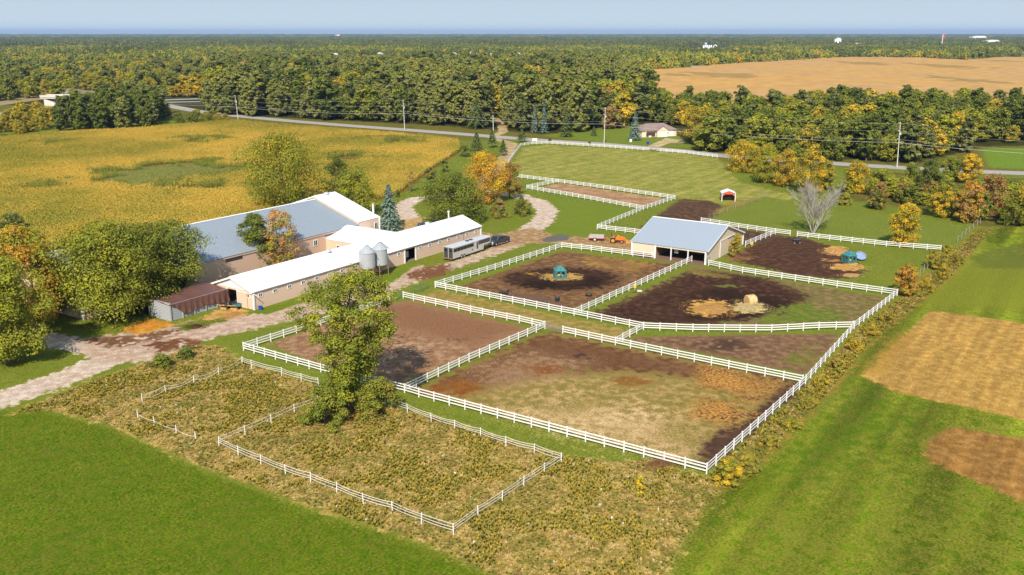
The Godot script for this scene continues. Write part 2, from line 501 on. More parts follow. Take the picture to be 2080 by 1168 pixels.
	# narrow paddock
	zone([1300, 684, 1500, 680, 1705, 678, 1695, 700, 1635, 760, 1450, 722, 1270, 690], [146, 110, 92], [130, 96, 80], [162, 126, 106], {"edge": 0.5, "wob": 0.6})
	zone([1330, 690, 1500, 686, 1560, 715, 1450, 716], [92, 68, 60], [110, 82, 72], [84, 62, 54], {"edge": 2.0, "wob": 1.6, "cover": 0.5})
	zone([1560, 725, 1640, 700, 1690, 690, 1640, 752], [136, 128, 66], [122, 128, 54], [150, 126, 78], {"edge": 2.0, "wob": 1.6, "cover": 0.55})
	# middle paddock
	zone([1190, 644, 1410, 542, 1450, 546, 1800, 604, 1810, 612, 1735, 658, 1500, 664, 1310, 662], [140, 122, 84], [122, 116, 62], [160, 132, 100], {"edge": 0.5, "wob": 0.6})
	zone([1195, 642, 1300, 598, 1405, 550, 1450, 552, 1560, 566, 1640, 600, 1612, 632, 1520, 650, 1400, 660, 1310, 658], [84, 55, 44], [66, 42, 34], [102, 72, 60], {"edge": 1.2, "wob": 1.8})
	zone([1390, 600, 1470, 585, 1590, 600, 1615, 625, 1540, 645, 1400, 650], [56, 38, 30], [72, 50, 40], [46, 32, 26], {"edge": 1.6, "wob": 2.0, "cover": 0.62})
	zone([1560, 630, 1640, 612, 1720, 640, 1700, 658, 1540, 658], [122, 134, 54], [108, 128, 50], [136, 138, 64], {"edge": 1.2, "wob": 1.2, "cover": 0.64})
	zone(ell(1442, 626, 44, 17), [220, 168, 98], [206, 150, 82], [232, 186, 120], {"edge": 0.6, "wob": 1.3, "grain": 0.2})
	zone(ell(1455, 630, 66, 22), [200, 150, 86], [190, 140, 78], [214, 166, 100], {"edge": 1.0, "wob": 1.6, "cover": 0.34, "step": 2})
	zone(ell(1525, 626, 34, 11), [216, 192, 142], [200, 176, 120], [228, 206, 158], {"edge": 0.6, "wob": 1.0, "grain": 0.2})
	zone(ell(1500, 612, 26, 6), [150, 132, 74], [162, 140, 84], [140, 126, 64], {"edge": 0.6, "wob": 1.0, "cover": 0.5})
	zone(ell(1480, 581, 26, 3), [120, 124, 62], [136, 132, 72], [108, 114, 52], {"edge": 0.4, "wob": 0.7})
	zone([1400, 548, 1440, 552, 1500, 562, 1470, 566, 1410, 560], [140, 122, 70], [124, 114, 58], [158, 128, 82], {"edge": 0.6, "wob": 1.0, "cover": 0.6})
	# feeder paddock
	zone([930, 582, 1140, 510, 1320, 532, 1390, 536, 1164, 628, 1140, 628], [140, 102, 78], [116, 82, 64], [162, 124, 90], {"edge": 0.5, "wob": 0.6})
	zone([1180, 516, 1320, 534, 1350, 540, 1300, 556, 1190, 540], [172, 128, 78], [150, 114, 70], [184, 142, 92], {"edge": 1.6, "wob": 1.8, "cover": 0.58})
	zone(ell(1140, 567, 118, 23), [72, 48, 38], [94, 66, 52], [58, 40, 32], {"edge": 1.4, "wob": 1.8})
	zone(ell(1140, 572, 86, 15), [50, 34, 28], [60, 42, 34], [44, 30, 24], {"edge": 1.2, "wob": 1.6, "cover": 0.6})
	zone(ell(1140, 563, 48, 9), [214, 174, 110], [196, 152, 92], [226, 190, 130], {"edge": 0.6, "wob": 1.0, "cover": 0.66})
	zone(ell(1080, 557, 20, 4), [206, 150, 70], [190, 150, 90], [214, 160, 80], {"edge": 0.5, "wob": 0.8, "cover": 0.6})
	zone([945, 590, 1100, 600, 1170, 628, 1100, 622], [126, 98, 92], [140, 110, 102], [112, 90, 88], {"edge": 1.0, "wob": 1.0, "alpha": 0.8})
	# north-east paddock
	zone([1478, 524, 1520, 500, 1570, 482, 1622, 480, 1680, 498, 1725, 508, 1752, 545, 1752, 562, 1690, 566, 1600, 556, 1500, 532], [96, 66, 54], [80, 54, 44], [110, 78, 66], {"edge": 0.8, "wob": 1.4})
	zone([1474, 526, 1500, 506, 1540, 520, 1500, 534], [168, 122, 90], [150, 108, 80], [178, 134, 102], {"edge": 1.0, "wob": 1.2, "cover": 0.6})
	zone(ell(1698, 509, 24, 10), [224, 172, 110], [210, 154, 96], [232, 186, 126], {"edge": 0.5, "wob": 0.8})
	zone(ell(1720, 542, 34, 8), [228, 176, 104], [212, 156, 86], [236, 190, 122], {"edge": 0.5, "wob": 0.9})
	zone(ell(1728, 559, 20, 4), [222, 176, 120], [206, 156, 100], [230, 188, 134], {"edge": 0.4, "wob": 0.6})
	zone(ell(1690, 528, 26, 4), [208, 160, 100], [190, 142, 84], [220, 174, 114], {"edge": 0.4, "wob": 0.8, "cover": 0.5})
	# riding ring
	zone([1096, 380, 1140, 372, 1352, 404, 1302, 421], [192, 150, 124], [180, 138, 112], [202, 162, 138], {"edge": 0.4, "wob": 0.3})
	# concrete drive of the house across the road
	zone([1312, 298, 1345, 284, 1352, 280, 1392, 285, 1388, 291, 1362, 290, 1338, 299], [222, 196, 170], [210, 184, 158], [228, 204, 182], {"edge": 0.3, "wob": 0.2})
	zone([1000, 276, 1022, 268, 1020, 254, 1004, 240], [208, 180, 146], [196, 166, 132], [216, 190, 158], {"hw": 2.4, "edge": 0.4, "wob": 0.4})
	zone([1000, 280, 1040, 292, 1035, 305, 1020, 330, 985, 365, 960, 390], [206, 176, 150], [188, 156, 132], [214, 190, 166], {"hw": 2.4, "edge": 0.4, "wob": 0.4})

# ---------------------------------------------------------------- foliage
const PAL := {
	"olive": [[134, 136, 50], [98, 108, 34], [162, 154, 62]],
	"green": [[112, 122, 46], [84, 98, 32], [142, 144, 62]],
	"deep": [[84, 94, 44], [62, 76, 34], [110, 114, 58]],
	"yellowgreen": [[156, 156, 46], [122, 134, 36], [180, 168, 56]],
	"yellow": [[214, 176, 44], [184, 150, 40], [224, 194, 72]],
	"gold": [[176, 150, 52], [144, 130, 46], [196, 166, 66]],
	"orange": [[200, 138, 52], [176, 116, 46], [210, 160, 72]],
	"grey": [[128, 131, 74], [100, 106, 54], [150, 148, 90]],
	"brown": [[158, 128, 84], [130, 102, 66], [176, 146, 98]],
	"rust": [[162, 114, 66], [136, 92, 52], [178, 134, 82]],
	"spruce": [[112, 132, 118], [78, 98, 84], [138, 152, 132]],
	"pine": [[94, 106, 56], [70, 84, 42], [122, 126, 76]],
	"brush": [[146, 132, 62], [116, 112, 44], [166, 136, 78]],
}
const LEAF := 1.75
func pal(p: String, r: RandomNumberGenerator) -> Color:
	var q: Array = PAL[p]
	var a: Array = q[0]
	var b: Array = q[1 + r.randi() % 2]
	var t := r.randf() * r.randf()
	return lin(lerpf(a[0], b[0], t), lerpf(a[1], b[1], t), lerpf(a[2], b[2], t), LEAF)

func leafq(b: MB, p: Vector3, nrm: Vector3, s: float, r: RandomNumberGenerator):
	var x := nrm.cross(Vector3(r.randf() - 0.5, r.randf() - 0.5, r.randf() - 0.5)).normalized() * s
	var y := nrm.cross(x).normalized() * s * r.randf_range(0.55, 0.95)
	b.v.append_array([p - x, p + y * 0.9, p + x, p - x, p + x, p - y * 0.9])
	b.n.append_array([nrm, nrm, nrm, nrm, nrm, nrm])
	b.c.append_array([b.col, b.col, b.col, b.col, b.col, b.col])

func unit(r: RandomNumberGenerator) -> Vector3:
	var z := r.randf_range(-1, 1)
	var a := r.randf() * TAU
	var q := sqrt(1 - z * z)
	return Vector3(cos(a) * q, z, sin(a) * q)

func profile(shape: String, t: float) -> float:
	match shape:
		"round": return sqrt(maxf(0.02, 1.0 - pow(2.0 * t - 0.9, 2) / 1.25))
		"tall": return 0.45 + 0.55 * sin(PI * clampf(t * 0.92 + 0.08, 0, 1)) if t < 0.95 else 0.4
		"spread": return sqrt(maxf(0.03, 1.0 - pow(2.0 * t - 0.75, 2) / 1.6))
		"bush": return sqrt(maxf(0.05, 1.0 - t * t))
		"vase": return 0.42 + 0.58 * smoothstep(0.15, 0.62, t) - 0.5 * smoothstep(0.82, 1.0, t)
		"column": return 0.85 - 0.35 * t
	return 1.0

# w x h: the crown's width and the tree's height; low: where the crown starts
func crown(r: RandomNumberGenerator, w: float, h: float, low: float, shape: String, clumps: int, leaves: int, leaf: float, pals: Array, size := 1.0) -> MB:
	var b := MB.new()
	var lean := Vector3(r.randf_range(-0.06, 0.06) * w, 0, r.randf_range(-0.06, 0.06) * w)
	var ph := r.randf() * TAU
	for k in clumps:
		var t := (k + r.randf()) / clumps
		var a := r.randf() * TAU
		var rad := w * 0.5 * profile(shape, t) * (0.86 + 0.2 * sin(a * 3 + ph + t * 5))
		var q := pow(r.randf(), 0.45) * 0.86
		var cr := w * r.randf_range(0.085, 0.15) * size
		var ctr := lean * t + Vector3(cos(a) * rad * q, low + t * (h - low - cr * 0.8), sin(a) * rad * q)
		var pk: String = pals[int(pals.size() * r.randf())]
		var tone := pal(pk, r)
		for i in leaves:
			var d := unit(r)
			if d.y < -0.3 and r.randf() < 0.6:
				d.y = -d.y
			var p := ctr + Vector3(d.x, d.y * 0.8, d.z) * cr * r.randf_range(0.45, 1.08)
			var nrm := (d + unit(r) * 0.5 + Vector3(0, 0.4, 0)).normalized()
			b.col = tone.lerp(pal(pk if r.randf() < 0.62 else pals[int(pals.size() * r.randf())], r), 0.6)
			leafq(b, p, nrm, leaf * r.randf_range(0.55, 1.15), r)
	return b

func limbs(r: RandomNumberGenerator, w: float, h: float, low: float, n: int, thick: float, top := 0.85) -> MB:
	var b := MB.new()
	var p := Vector3.ZERO
	var steps := 5
	var pts := [p]
	for k in steps:
		p += Vector3(r.randf_range(-0.02, 0.02) * h, h * top / steps, r.randf_range(-0.02, 0.02) * h)
		pts.append(p)
	for k in steps:
		b.tube(pts[k], pts[k + 1], thick * (1.0 - 0.17 * k) * (1.35 if k == 0 else 1.0), thick * (1.0 - 0.17 * (k + 1)), 7, false)
	for k in n:
		var t := lerpf(maxf(0.12, low / h), 0.8, (k + 0.5) / n)
		var s := int(t / top * steps)
		var o: Vector3 = pts[s].lerp(pts[mini(s + 1, steps)], t / top * steps - s)
		var a := k * 2.4 + r.randf()
		var reach := w * r.randf_range(0.28, 0.44) * (1.1 - t * 0.6)
		var m := o + Vector3(cos(a) * reach * 0.5, reach * 0.35, sin(a) * reach * 0.5)
		var e := o + Vector3(cos(a + 0.2) * reach, reach * 0.8, sin(a + 0.2) * reach)
		b.tube(o, m, thick * 0.42, thick * 0.26, 5, false)
		b.tube(m, e, thick * 0.26, thick * 0.08, 5, false)
	return b

func conifer(r: RandomNumberGenerator, w: float, h: float, pk: String, rings: int, per: int, leaf: float, open := 0.0) -> MB:
	var b := MB.new()
	for k in rings:
		var t := (k + r.randf() * 0.6) / rings
		var rad := w * 0.5 * pow(1.0 - t, 0.82) + 0.1
		var y := h * (0.05 + open + (0.95 - open) * t)
		var m := maxi(5, int(per * (1.0 - t * 0.6)))
		for i in m:
			var a := TAU * i / m + r.randf() * 0.7 + k
			var tone := pal(pk, r)
			var len := rad * r.randf_range(0.72, 1.1)
			for s in 7:
				var q := (s + 0.6) / 7.0
				var p := Vector3(cos(a) * len * q, y - len * 0.34 * q * q + r.randf_range(-0.1, 0.1), sin(a) * len * q)
				b.col = tone.lerp(pal(pk, r), 0.5)
				leafq(b, p, (Vector3(cos(a) * 0.5, 0.8, sin(a) * 0.5) + unit(r) * 0.5).normalized(), leaf * r.randf_range(0.7, 1.2) * (1.25 - q * 0.5), r)
	return b

func bare(r: RandomNumberGenerator, w: float, h: float, stems: int) -> MB:
	var b := MB.new()
	for s in stems:
		var a := TAU * s / stems + r.randf()
		var top := Vector3(cos(a) * w * 0.32, h * r.randf_range(0.75, 1.0), sin(a) * w * 0.32)
		twig(b, r, Vector3(cos(a) * 0.25, 0, sin(a) * 0.25), top, 0.11, 4)
	return b

func twig(b: MB, r: RandomNumberGenerator, o: Vector3, e: Vector3, th: float, depth: int):
	var m := o.lerp(e, 0.5) + unit(r) * o.distance_to(e) * 0.06
	b.tube(o, m, th, th * 0.72, 5 if depth > 2 else 3, false)
	b.tube(m, e, th * 0.72, th * 0.3, 5 if depth > 2 else 3, false)
	if depth == 0:
		return
	for k in 5:
		var t := 0.26 + 0.15 * k
		var p := o.lerp(m, t * 2) if t < 0.5 else m.lerp(e, t * 2 - 1)
		var d := ((e - o).normalized() + unit(r) * 0.75 + Vector3(0, 0.25, 0)).normalized()
		twig(b, r, p, p + d * o.distance_to(e) * r.randf_range(0.38, 0.56), maxf(th * 0.5, 0.022), depth - 1)

var bark: StandardMaterial3D
var leafmat: StandardMaterial3D

# a tree read off the photograph: base pixel, row of its top, crown width in pixels
func tree(n: String, u: float, v: float, vtop: float, wpx: float, shape: String, pals: Array, label: String, lowf := 0.22, leaf := 0.34, clumps := 70, leaves := 60, group := "", cat := "tree", size := 1.0) -> Node3D:
	var r := RandomNumberGenerator.new()
	r.seed = int(u * 7 + v * 131)
	var at := g(u, v)
	var h := height_at(at, vtop)
	var w := metres(Vector3(at.x, h * 0.5, at.z), wpx)
	var t := thing(n, label, cat, at, r.randf() * TAU, group)
	var lw := limbs(r, w, h, h * lowf, 7, clampf(h * 0.02, 0.06, 0.5))
	if shape == "bush":
		part("stem", lw.mesh(), bark, t)
	else:
		part("trunk", lw.mesh(), bark, t)
	part("foliage" if shape == "bush" else "crown", crown(r, w, h, h * lowf, shape, int(clumps * 1.25), int(leaves * 2.0), leaf * 0.6, pals, size).mesh(), leafmat, t)
	return t

func conifer_at(n: String, u: float, v: float, vtop: float, wpx: float, pk: String, label: String, open := 0.0, group := "", rings := 22, per := 18):
	var r := RandomNumberGenerator.new()
	r.seed = int(u * 11 + v * 17)
	var at := g(u, v)
	var h := height_at(at, vtop)
	var w := metres(at, wpx)
	var t := thing(n, label, "tree", at, r.randf() * TAU, group)
	var tr := MB.new()
	tr.tube(Vector3.ZERO, Vector3(0, h * 0.96, 0), h * 0.02, 0.03, 7, false)
	part("trunk", tr.mesh(), bark, t)
	part("crown", conifer(r, w, h, pk, rings, per, 0.34 + h * 0.008, open).mesh(), leafmat, t)

var wood_kinds := []   # [trunk mesh, crown mesh, height, palette words]
func wood_library():
	var defs := [["round", ["olive", "green"], "olive green"], ["tall", ["deep", "green"], "deep green"], ["round", ["yellowgreen", "olive"], "yellow green"], ["tall", ["grey", "grey", "olive"], "grey green"], ["round", ["gold", "yellow", "olive"], "golden yellow"], ["spread", ["green", "deep", "olive"], "mid green"], ["round", ["brown", "rust", "olive"], "rusty brown"], ["spread", ["olive", "gold"], "ochre green"], ["tall", ["grey", "deep"], "dark grey green"]]
	for k in defs.size():
		for var_ in 2:
			var r := RandomNumberGenerator.new()
			r.seed = 500 + k * 10 + var_
			var d: Array = defs[k]
			var h := 15.0 if d[0] != "tall" else 18.0
			var w := 12.0 if d[0] == "round" else (9.5 if d[0] == "tall" else 14.0)
			wood_kinds.append([limbs(r, w, h, 3.0, 5, 0.28).mesh(), crown(r, w, h, 1.2, d[0], 84, 44, 0.5, d[1]).mesh(), h, d[2], w])

func inside(p: Vector3, poly: PackedVector2Array) -> bool:
	return Geometry2D.is_point_in_polygon(Vector2(p.x, p.z), poly)

func weights_at(p: Vector3, bias: Array, r: RandomNumberGenerator) -> int:
	return bias[int(r.randf() * bias.size())] * 2 + (r.randi() & 1)

var left_over := {}    # wood kind -> transforms of the trees that become one mass
func wood(px: Array, spacing: float, bias: Array, where: String, scale: float, budget: int, keep_out: Array, seed_: int):
	var poly := pts2(px)
	var r := RandomNumberGenerator.new()
	r.seed = seed_
	var lo := Vector2(1e9, 1e9)
	var hi := -lo
	for p in poly:
		lo = lo.min(p)
		hi = hi.max(p)
	var nz := FastNoiseLite.new()
	nz.seed = seed_
	nz.frequency = 0.012
	var spots := []
	var z := lo.y
	while z < hi.y:
		var x := lo.x + (r.randf() * spacing)
		while x < hi.x:
			var p := Vector3(x + r.randf_range(-0.4, 0.4) * spacing, 0, z + r.randf_range(-0.4, 0.4) * spacing)
			x += spacing
			var ok := inside(p, poly) and absf(p.x) < -p.z * 0.62 + 15
			for q in keep_out:
				ok = ok and not inside(p, q)
			if ok:
				var kb := clampf(nz.get_noise_2d(p.x, p.z) * 1.1 + 0.5 + r.randf_range(-0.22, 0.22), 0, 0.999)
				spots.append([p, bias[int(kb * bias.size())] * 2 + (r.randi() & 1), r.randf_range(0.6, 1.3) * scale, r.randf() * TAU, r.randf_range(1.0, 1.35)])
		z += spacing
	spots.sort_custom(func(a, b): return a[0].z > b[0].z)
	for k in spots.size():
		var s: Array = spots[k]
		var w: Array = wood_kinds[s[1]]
		if k < budget:
			var t := thing("wood_tree", "%s tree standing %s" % [w[3], where], "tree", s[0], s[3], "trees " + where)
			t.scale = Vector3(s[2] * s[4], s[2], s[2] * s[4])
			part("trunk", w[0], bark, t)
			part("crown", w[1], leafmat, t)
		else:
			left_over.get_or_add(s[1], []).append(Transform3D(Basis(Vector3.UP, s[3]).scaled(Vector3(s[2] * s[4], s[2], s[2] * s[4])), s[0]))

func multi(n: String, mesh: Mesh, mat: Material, xf: Array, cols := []):
	if xf.is_empty():
		return
	var mm := MultiMesh.new()
	mm.transform_format = MultiMesh.TRANSFORM_3D
	mm.use_colors = cols.size() > 0
	mm.mesh = mesh
	mm.instance_count = xf.size()
	for k in xf.size():
		mm.set_instance_transform(k, xf[k])
		if cols:
			mm.set_instance_color(k, cols[k])
	var o := MultiMeshInstance3D.new()
	o.name = numbered(n)
	o.multimesh = mm
	o.material_override = mat
	add_child(o, true)
	o.set_meta("kind", "stuff")
	return o

func far_woods():
	var r := RandomNumberGenerator.new()
	r.seed = 77
	var nz := FastNoiseLite.new()
	nz.seed = 4
	nz.frequency = 0.0016
	var open := FastNoiseLite.new()
	open.seed = 9
	open.frequency = 0.0011
	var field := pts2([1228, 152, 1290, 146, 1400, 140, 1480, 132, 1720, 117.5, 1860, 119, 1960, 124, 2040, 117, 2500, 117, 2600, 240, 2080, 225, 1900, 215, 1500, 215, 1330, 215, 1290, 195])
	var town := pts2([1840, 112, 2060, 108, 2060, 92, 1840, 92])
	var plant := pts2([1390, 112, 1480, 112, 1480, 98, 1390, 98])
	var marsh := pts2([1120, 99, 1500, 99, 1500, 86, 1120, 86])
	var shapes := []
	for k in 5:
		var q := RandomNumberGenerator.new()
		q.seed = 900 + k
		var b := crown(q, 1.0, 0.5, 0.02, ["round", "spread", "tall", "round", "spread"][k], 30, 14, 0.07, ["olive"], 1.1)
		for i in b.c.size():
			b.c[i] = Color.WHITE
		shapes.append(b.mesh())
	var tones := []
	for pk in ["deep", "green", "grey", "grey", "green", "olive", "olive", "green", "yellowgreen", "gold", "olive", "grey"]:
		tones.append(pal(pk, r))
	var xf := [[], [], [], [], []]
	var cl := [[], [], [], [], []]
	var dome := MB.new()
	for band in [[880.0, 2500.0, 12.0, 13.0, 14.0], [2500.0, 6000.0, 22.0, 24.0, 15.0], [6000.0, 13000.0, 62.0, 80.0, 18.0], [13000.0, 14400.0, 110.0, 150.0, 20.0]]:
		var z: float = band[0]
		while z < band[1]:
			var half := z * 0.6
			var x := -half
			while x < half:
				var p := Vector3(x + r.randf_range(-0.45, 0.45) * band[2], 0, -z + r.randf_range(-0.45, 0.45) * band[2])
				x += band[2]
				if inside(p, field) or inside(p, plant):
					continue
				if p.z > -1330.0 and (p.x > 230.0 or p.x < -0.62 * -p.z):
					continue
				if inside(p, town) and r.randf() < 0.35:
					continue
				if inside(p, marsh) and r.randf() < 0.8:
					continue
				if open.get_noise_2d(p.x, p.z * 0.5) > 0.26 and z < 9000.0:
					continue
				var k := r.randi() % 5
				var t := clampf(nz.get_noise_2d(p.x * 2.0, p.z) * 1.3 + 0.42 + r.randf_range(-0.2, 0.2), 0, 0.999)
				var tone: Color = tones[int(t * tones.size())]
				if r.randf() < (0.05 if z < 2000.0 else 0.015):
					tone = pal("yellow", r).lerp(tone, 0.45)
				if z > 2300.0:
					tone = tone.lerp(pal("deep", r), 0.6)  # far crowns darkened with distance: haze put into the colour
				var hh: float = band[4] * r.randf_range(0.5, 1.35)
				var ww: float = band[3] * r.randf_range(1.0, 1.7)
				if z < 6000.0:
					ww = minf(ww, 27.0)
				if z > 6000.0:
					dome.col = tone
					var tip := p + Vector3(r.randf_range(-0.2, 0.2) * ww, hh, 0)
					for i in 5:
						var a0 := TAU * i / 5 + k
						var a1 := TAU * (i + 1) / 5 + k
						var e0 := p + Vector3(cos(a0) * ww * 0.5, hh * 0.62, sin(a0) * ww * 0.5)
						var e1 := p + Vector3(cos(a1) * ww * 0.5, hh * 0.62, sin(a1) * ww * 0.5)
						dome.tri(tip, e1, e0)
						dome.quad(e1, Vector3(e1.x, 0, e1.z), Vector3(e0.x, 0, e0.z), e0)
					continue
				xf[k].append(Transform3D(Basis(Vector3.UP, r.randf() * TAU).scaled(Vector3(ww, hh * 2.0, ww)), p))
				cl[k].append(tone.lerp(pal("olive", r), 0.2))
			z += band[2]
	structure("distant_forest", dome.mesh(), leafmat, "stuff")
	for k in 5:
		multi("far_woods", shapes[k], leafmat, xf[k], cl[k])

# ---------------------------------------------------------------- low growth
func tuft(r: RandomNumberGenerator, blades: int, spread: float, wid: float) -> ArrayMesh:
	var b := MB.new()
	for k in blades:
		var a := r.randf() * TAU
		var o := Vector3(cos(a), 0, sin(a)) * r.randf() * spread * 0.4
		var e := o + Vector3(cos(a) * spread * r.randf_range(0.2, 1.0), r.randf_range(0.55, 1.0), sin(a) * spread * r.randf_range(0.2, 1.0))
		var s := Vector3(-sin(a), 0, cos(a)) * wid
		var m := o.lerp(e, 0.6) + Vector3(0, 0.1, 0)
		b.quad(o - s * 0.6, m - s, m + s, o + s * 0.6)
		b.tri(m - s, e, m + s)
	b.soften(0.75)
	return b.mesh()

func weeds():
	var r := RandomNumberGenerator.new()
	r.seed = 31
	var field := pts2([30, 838, 130, 797, 300, 735, 400, 702, 440, 704, 500, 740, 640, 780, 740, 808, 900, 856, 1060, 906, 1140, 925, 1245, 940, 1300, 938, 1436, 970, 1475, 990, 1425, 1040, 1335, 1190, 1070, 1200, 870, 1105, 640, 1030, 420, 950, 235, 866, 110, 834])
	var verge := pts2([1440, 968, 1640, 785, 1740, 673, 1828, 607, 1905, 545, 1985, 468, 2012, 468, 1935, 558, 1848, 630, 1758, 704, 1690, 790, 1560, 920, 1485, 990])
	var shapes := []
	for k in 4:
		shapes.append(tuft(r, 11 if k < 2 else 14, 0.45 if k < 2 else 0.34, 0.045 if k < 2 else 0.05))
	var nz := FastNoiseLite.new()
	nz.seed = 12
	nz.frequency = 0.11
	nz.fractal_octaves = 3
	var tone2 := FastNoiseLite.new()
	tone2.seed = 40
	tone2.frequency = 0.06
	var xf := [[], [], [], []]
	var cl := [[], [], [], []]
	var straw := [lin(206, 176, 110, 1.6), lin(190, 160, 92, 1.6), lin(214, 186, 130, 1.6), lin(176, 142, 88, 1.6)]
	var rod := [lin(160, 146, 66, 1.9), lin(146, 138, 60, 1.9), lin(178, 156, 62, 1.9), lin(132, 130, 60, 1.9)]
	var herb := [lin(118, 128, 50, 1.5), lin(136, 136, 60, 1.5), lin(150, 144, 76, 1.5), lin(150, 116, 72, 1.5)]
	for job in [[field, 0.36, 1.0], [verge, 0.36, 1.1]]:
		var poly: PackedVector2Array = job[0]
		var lo := Vector2(1e9, 1e9)
		var hi := -lo
		for p in poly:
			lo = lo.min(p)
			hi = hi.max(p)
		var z := lo.y
		while z < hi.y:
			var x := lo.x
			while x < hi.x:
				var p := Vector3(x + r.randf_range(-0.5, 0.5) * job[1], 0, z + r.randf_range(-0.5, 0.5) * job[1])
				x += job[1]
				if not inside(p, poly):
					continue
				var a := nz.get_noise_2d(p.x, p.z) + r.randf_range(-0.13, 0.13)
				var b := tone2.get_noise_2d(p.x, p.z)
				var k := r.randi() & 1
				var h := r.randf_range(0.1, 0.26)
				var c: Color = straw[r.randi() & 3]
				if a > 0.12 + b * 0.5 or (job[2] > 1.05 and a > 0.02):
					k = 2 + (r.randi() & 1)
					h = r.randf_range(0.25, 0.5)
					c = rod[r.randi() & 3]
				elif a < -0.2 or r.randf() < 0.16:
					k = r.randi() & 3
					h = r.randf_range(0.1, 0.3)
					c = herb[r.randi() & 3]
				if r.randf() < 0.16 and a < 0.1:
					continue
				if r.randf() < 0.006:
					c = lin(232, 226, 205, 1.6)
				h *= job[2]
				var s: float = r.randf_range(0.35, 0.7) * job[2]
				xf[k].append(Transform3D(Basis(Vector3.UP, r.randf() * TAU).scaled(Vector3(s, h, s)), p))
				cl[k].append(c * r.randf_range(0.85, 1.15))
			z += job[1]
	for k in 4:
		multi("meadow_weeds", shapes[k], leafmat, xf[k], cl[k])

func lawn_tufts():
	var r := RandomNumberGenerator.new()
	r.seed = 52
	var shape := tuft(r, 10, 0.7, 0.07)
	var xf := []
	var cl := []
	var nz := FastNoiseLite.new()
	nz.seed = 22
	nz.frequency = 0.09
	var c := [lin(110, 128, 26, 1.1), lin(130, 140, 42, 1.1), lin(92, 114, 20, 1.1), lin(156, 150, 66, 1.1)]
	for q in [[[-60, 840, 90, 836, 230, 874, 420, 962, 640, 1044, 870, 1116, 1080, 1195, -60, 1195], 1.0], [[1330, 1195, 1440, 1020, 1570, 935, 1700, 805, 1740, 770, 1820, 800, 2120, 868, 2120, 890, 1935, 862, 1880, 890, 1874, 930, 1960, 972, 2120, 1045, 2120, 1195], 1.0]]:
		var poly := pts2(q[0])
		var lo := Vector2(1e9, 1e9)
		var hi := -lo
		for p in poly:
			lo = lo.min(p)
			hi = hi.max(p)
		var n := int((hi.x - lo.x) * (hi.y - lo.y) * 4.0)
		for k in n:
			var p := Vector3(r.randf_range(lo.x, hi.x), 0, r.randf_range(lo.y, hi.y))
			if inside(p, poly):
				var a := nz.get_noise_2d(p.x, p.z) + r.randf_range(-0.2, 0.2)
				var s := r.randf_range(0.1, 0.24)
				xf.append(Transform3D(Basis(Vector3.UP, r.randf() * TAU).scaled(Vector3(s, r.randf_range(0.05, 0.12), s)), p))
				cl.append(c[3 if a > 0.3 else (1 if a > 0.0 else (0 if a > -0.25 else 2))] * r.randf_range(0.85, 1.15))
	multi("lawn_grass", shape, leafmat, xf, cl)

